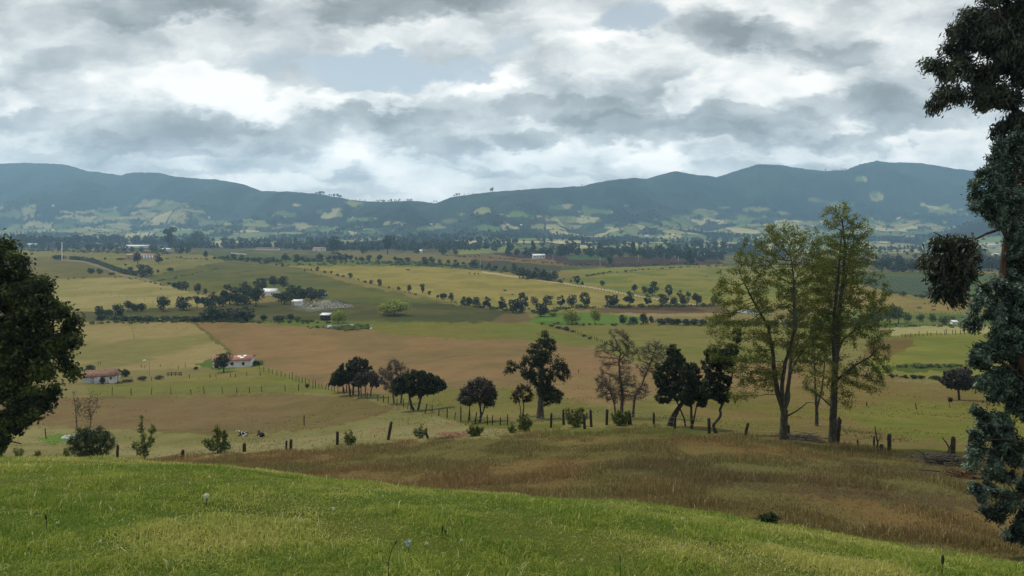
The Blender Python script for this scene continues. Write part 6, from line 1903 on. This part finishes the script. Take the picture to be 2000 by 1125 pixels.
def stalk(name, label, u, v, top, mat_head, head, headlen, cat, bend=0.0, group=None, rs=.0022):
    """Stem from the grass at (u, v) up to picture position top."""
    g = ground(u, v)
    s = g.y / F
    T_ = np.array([(top[0] - u) * s, 0, (v - top[1]) * s])
    root = empty(name, g, 0, label, cat, group)
    t = np.linspace(0, 1, 9)[:, None]
    P_ = np.array([0, 0, -.02]) * (1 - t) + T_ * t + np.array([bend * s, 0, abs(bend) * s * .5]) * (4 * t * (1 - t))
    r = np.linspace(rs * 1.2, rs * .8, 9)
    a, b = frusta(P_[:-1], P_[1:], r[:-1], r[1:], 6)
    add("stem", build_mesh("stem", a, [(b, 0)], None, True, [STALK]), root)
    rng = np.random.default_rng(int(u))
    d = P_[-1] - P_[-2]
    d /= np.linalg.norm(d)
    if head == 'spike':
        L_ = headlen * s
        n_ = 6
        Q = P_[-1] + d * np.linspace(-.3, 1, n_)[:, None] * L_
        rr = np.array([.35, .9, 1, .95, .7, .2]) * L_ * .20
        a, b = frusta(Q[:-1], Q[1:], rr[:-1], rr[1:], 8)
        add("seed_head", build_mesh("seed_head", a, [(b, 0)], None, True, [mat_head]), root)
    elif head == 'ball':
        R_ = headlen * s
        m = 420
        p = in_blob(m, rng, .98)
        c = P_[-1] + p * R_ * .62
        a, b = leaf_quads(c, p + rng.normal(0, .06, p.shape), np.full(m, R_ * .8), np.full(m, R_ * .05), rng)
        e = P_[-1] + p * R_
        tang = np.cross(p, rng.normal(0, 1, p.shape))
        a2, b2 = leaf_quads(np.repeat(e, 2, 0), np.repeat(tang, 2, 0) + rng.normal(0, .5, (2 * m, 3)), np.full(2 * m, R_ * .42), np.full(2 * m, R_ * .10), rng)
        V = np.concatenate([a, a2])
        add("seed_head", build_mesh("seed_head", V, [(np.concatenate([b, b2 + len(a)]), 0)], {'tint': np.full(len(V), .8)}, False, [mat_head]), root)
        a, b = frusta(P_[-1:] - d * R_ * .15, P_[-1:] + d * R_ * .2, np.array([R_ * .16]), np.array([R_ * .22]), 8)
        add("flower_base", build_mesh("flower_base", a, [(b, 0)], None, True, [SEEDHEAD]), root)
    else:
        R_ = headlen * s
        m = 9 if head == 'petals' else 16
        an = np.arange(m) * 2 * pi / m
        dv = np.stack([np.cos(an), -.35 + 0 * an, np.sin(an)], 1)
        c = P_[-1] + dv * R_ * .55
        a, b = leaf_quads(c, dv, np.full(m, R_ * 1.1), np.full(m, R_ * .55), rng)
        add("petals", build_mesh("petals", a, [(b, 0)], {'tint': np.repeat(rng.random(m), 4)}, False, [mat_head]), root)
    return root


stalk("dandelion", "white dandelion seed clock standing in the grass", 403, 990, (403, 970), FLUFF, 'ball', 5.2, "dandelion")
stalk("wildflower", "pale blue drooping flower low in the grass", 796, 1078, (797, 1060), PETAL, 'petals', 8, "flower", 2)
stalk("plantain_stalk", "thick dark seed stalk upright at the lower corner of the brow", 1839, 1128, (1841, 1098), SEEDHEAD, 'spike', 15, "seed stalk", 0, "dark seed stalks in the grass")
stalk("plantain_stalk", "long dark seed stalk bent over in a hook near the pale blue flower", 762, 1135, (772, 1062), SEEDHEAD, 'spike', 8, "seed stalk", -8, "dark seed stalks in the grass")
stalk("plantain_stalk", "short black seed stalk above a small crooked one", 862, 1052, (864, 1036), SEEDHEAD, 'spike', 10, "seed stalk", 0, "dark seed stalks in the grass")
stalk("plantain_stalk", "small crooked dark seed stalk under the short black one", 874, 1048, (870, 1040), SEEDHEAD, 'spike', 7, "seed stalk", 0, "dark seed stalks in the grass")
stalk("plantain_stalk", "very thin dark stem topped by a fine black spike, midway along the brow", 1212, 1130, (1211, 1092), SEEDHEAD, 'spike', 6, "seed stalk", 0, "dark seed stalks in the grass")
stalk("plantain_stalk", "slim dark spike among pale straws toward the slope side", 1388, 1072, (1387, 1064), SEEDHEAD, 'spike', 7, "seed stalk", 0, "dark seed stalks in the grass")
stalk("plantain_stalk", "dark seed stalk leaning beside a white speck flower, toward the shrub side", 88, 1040, (90, 1014), SEEDHEAD, 'spike', 9, "seed stalk", 2, "dark seed stalks in the grass")
for u, v, lb in [(651, 1000, "tiny white flower high on the brow near its crest"), (1332, 1020, "tiny white flower near the slope end of the brow"), (113, 1028, "tiny white flower by a leaning dark stalk"), (195, 1064, "tiny white flower below the dandelion clock's side"),
                 (832, 1068, "tiny white flower just beside the pale blue one"), (901, 1062, "tiny white flower under the short black stalk"), (1135, 1100, "tiny white flower among thick green tufts")]:
    stalk("daisy", lb, u, v, (u + 1, v - 7), WPETAL, 'daisy', 3.4, "flower", 0, "tiny white flowers in the grass", .0015)
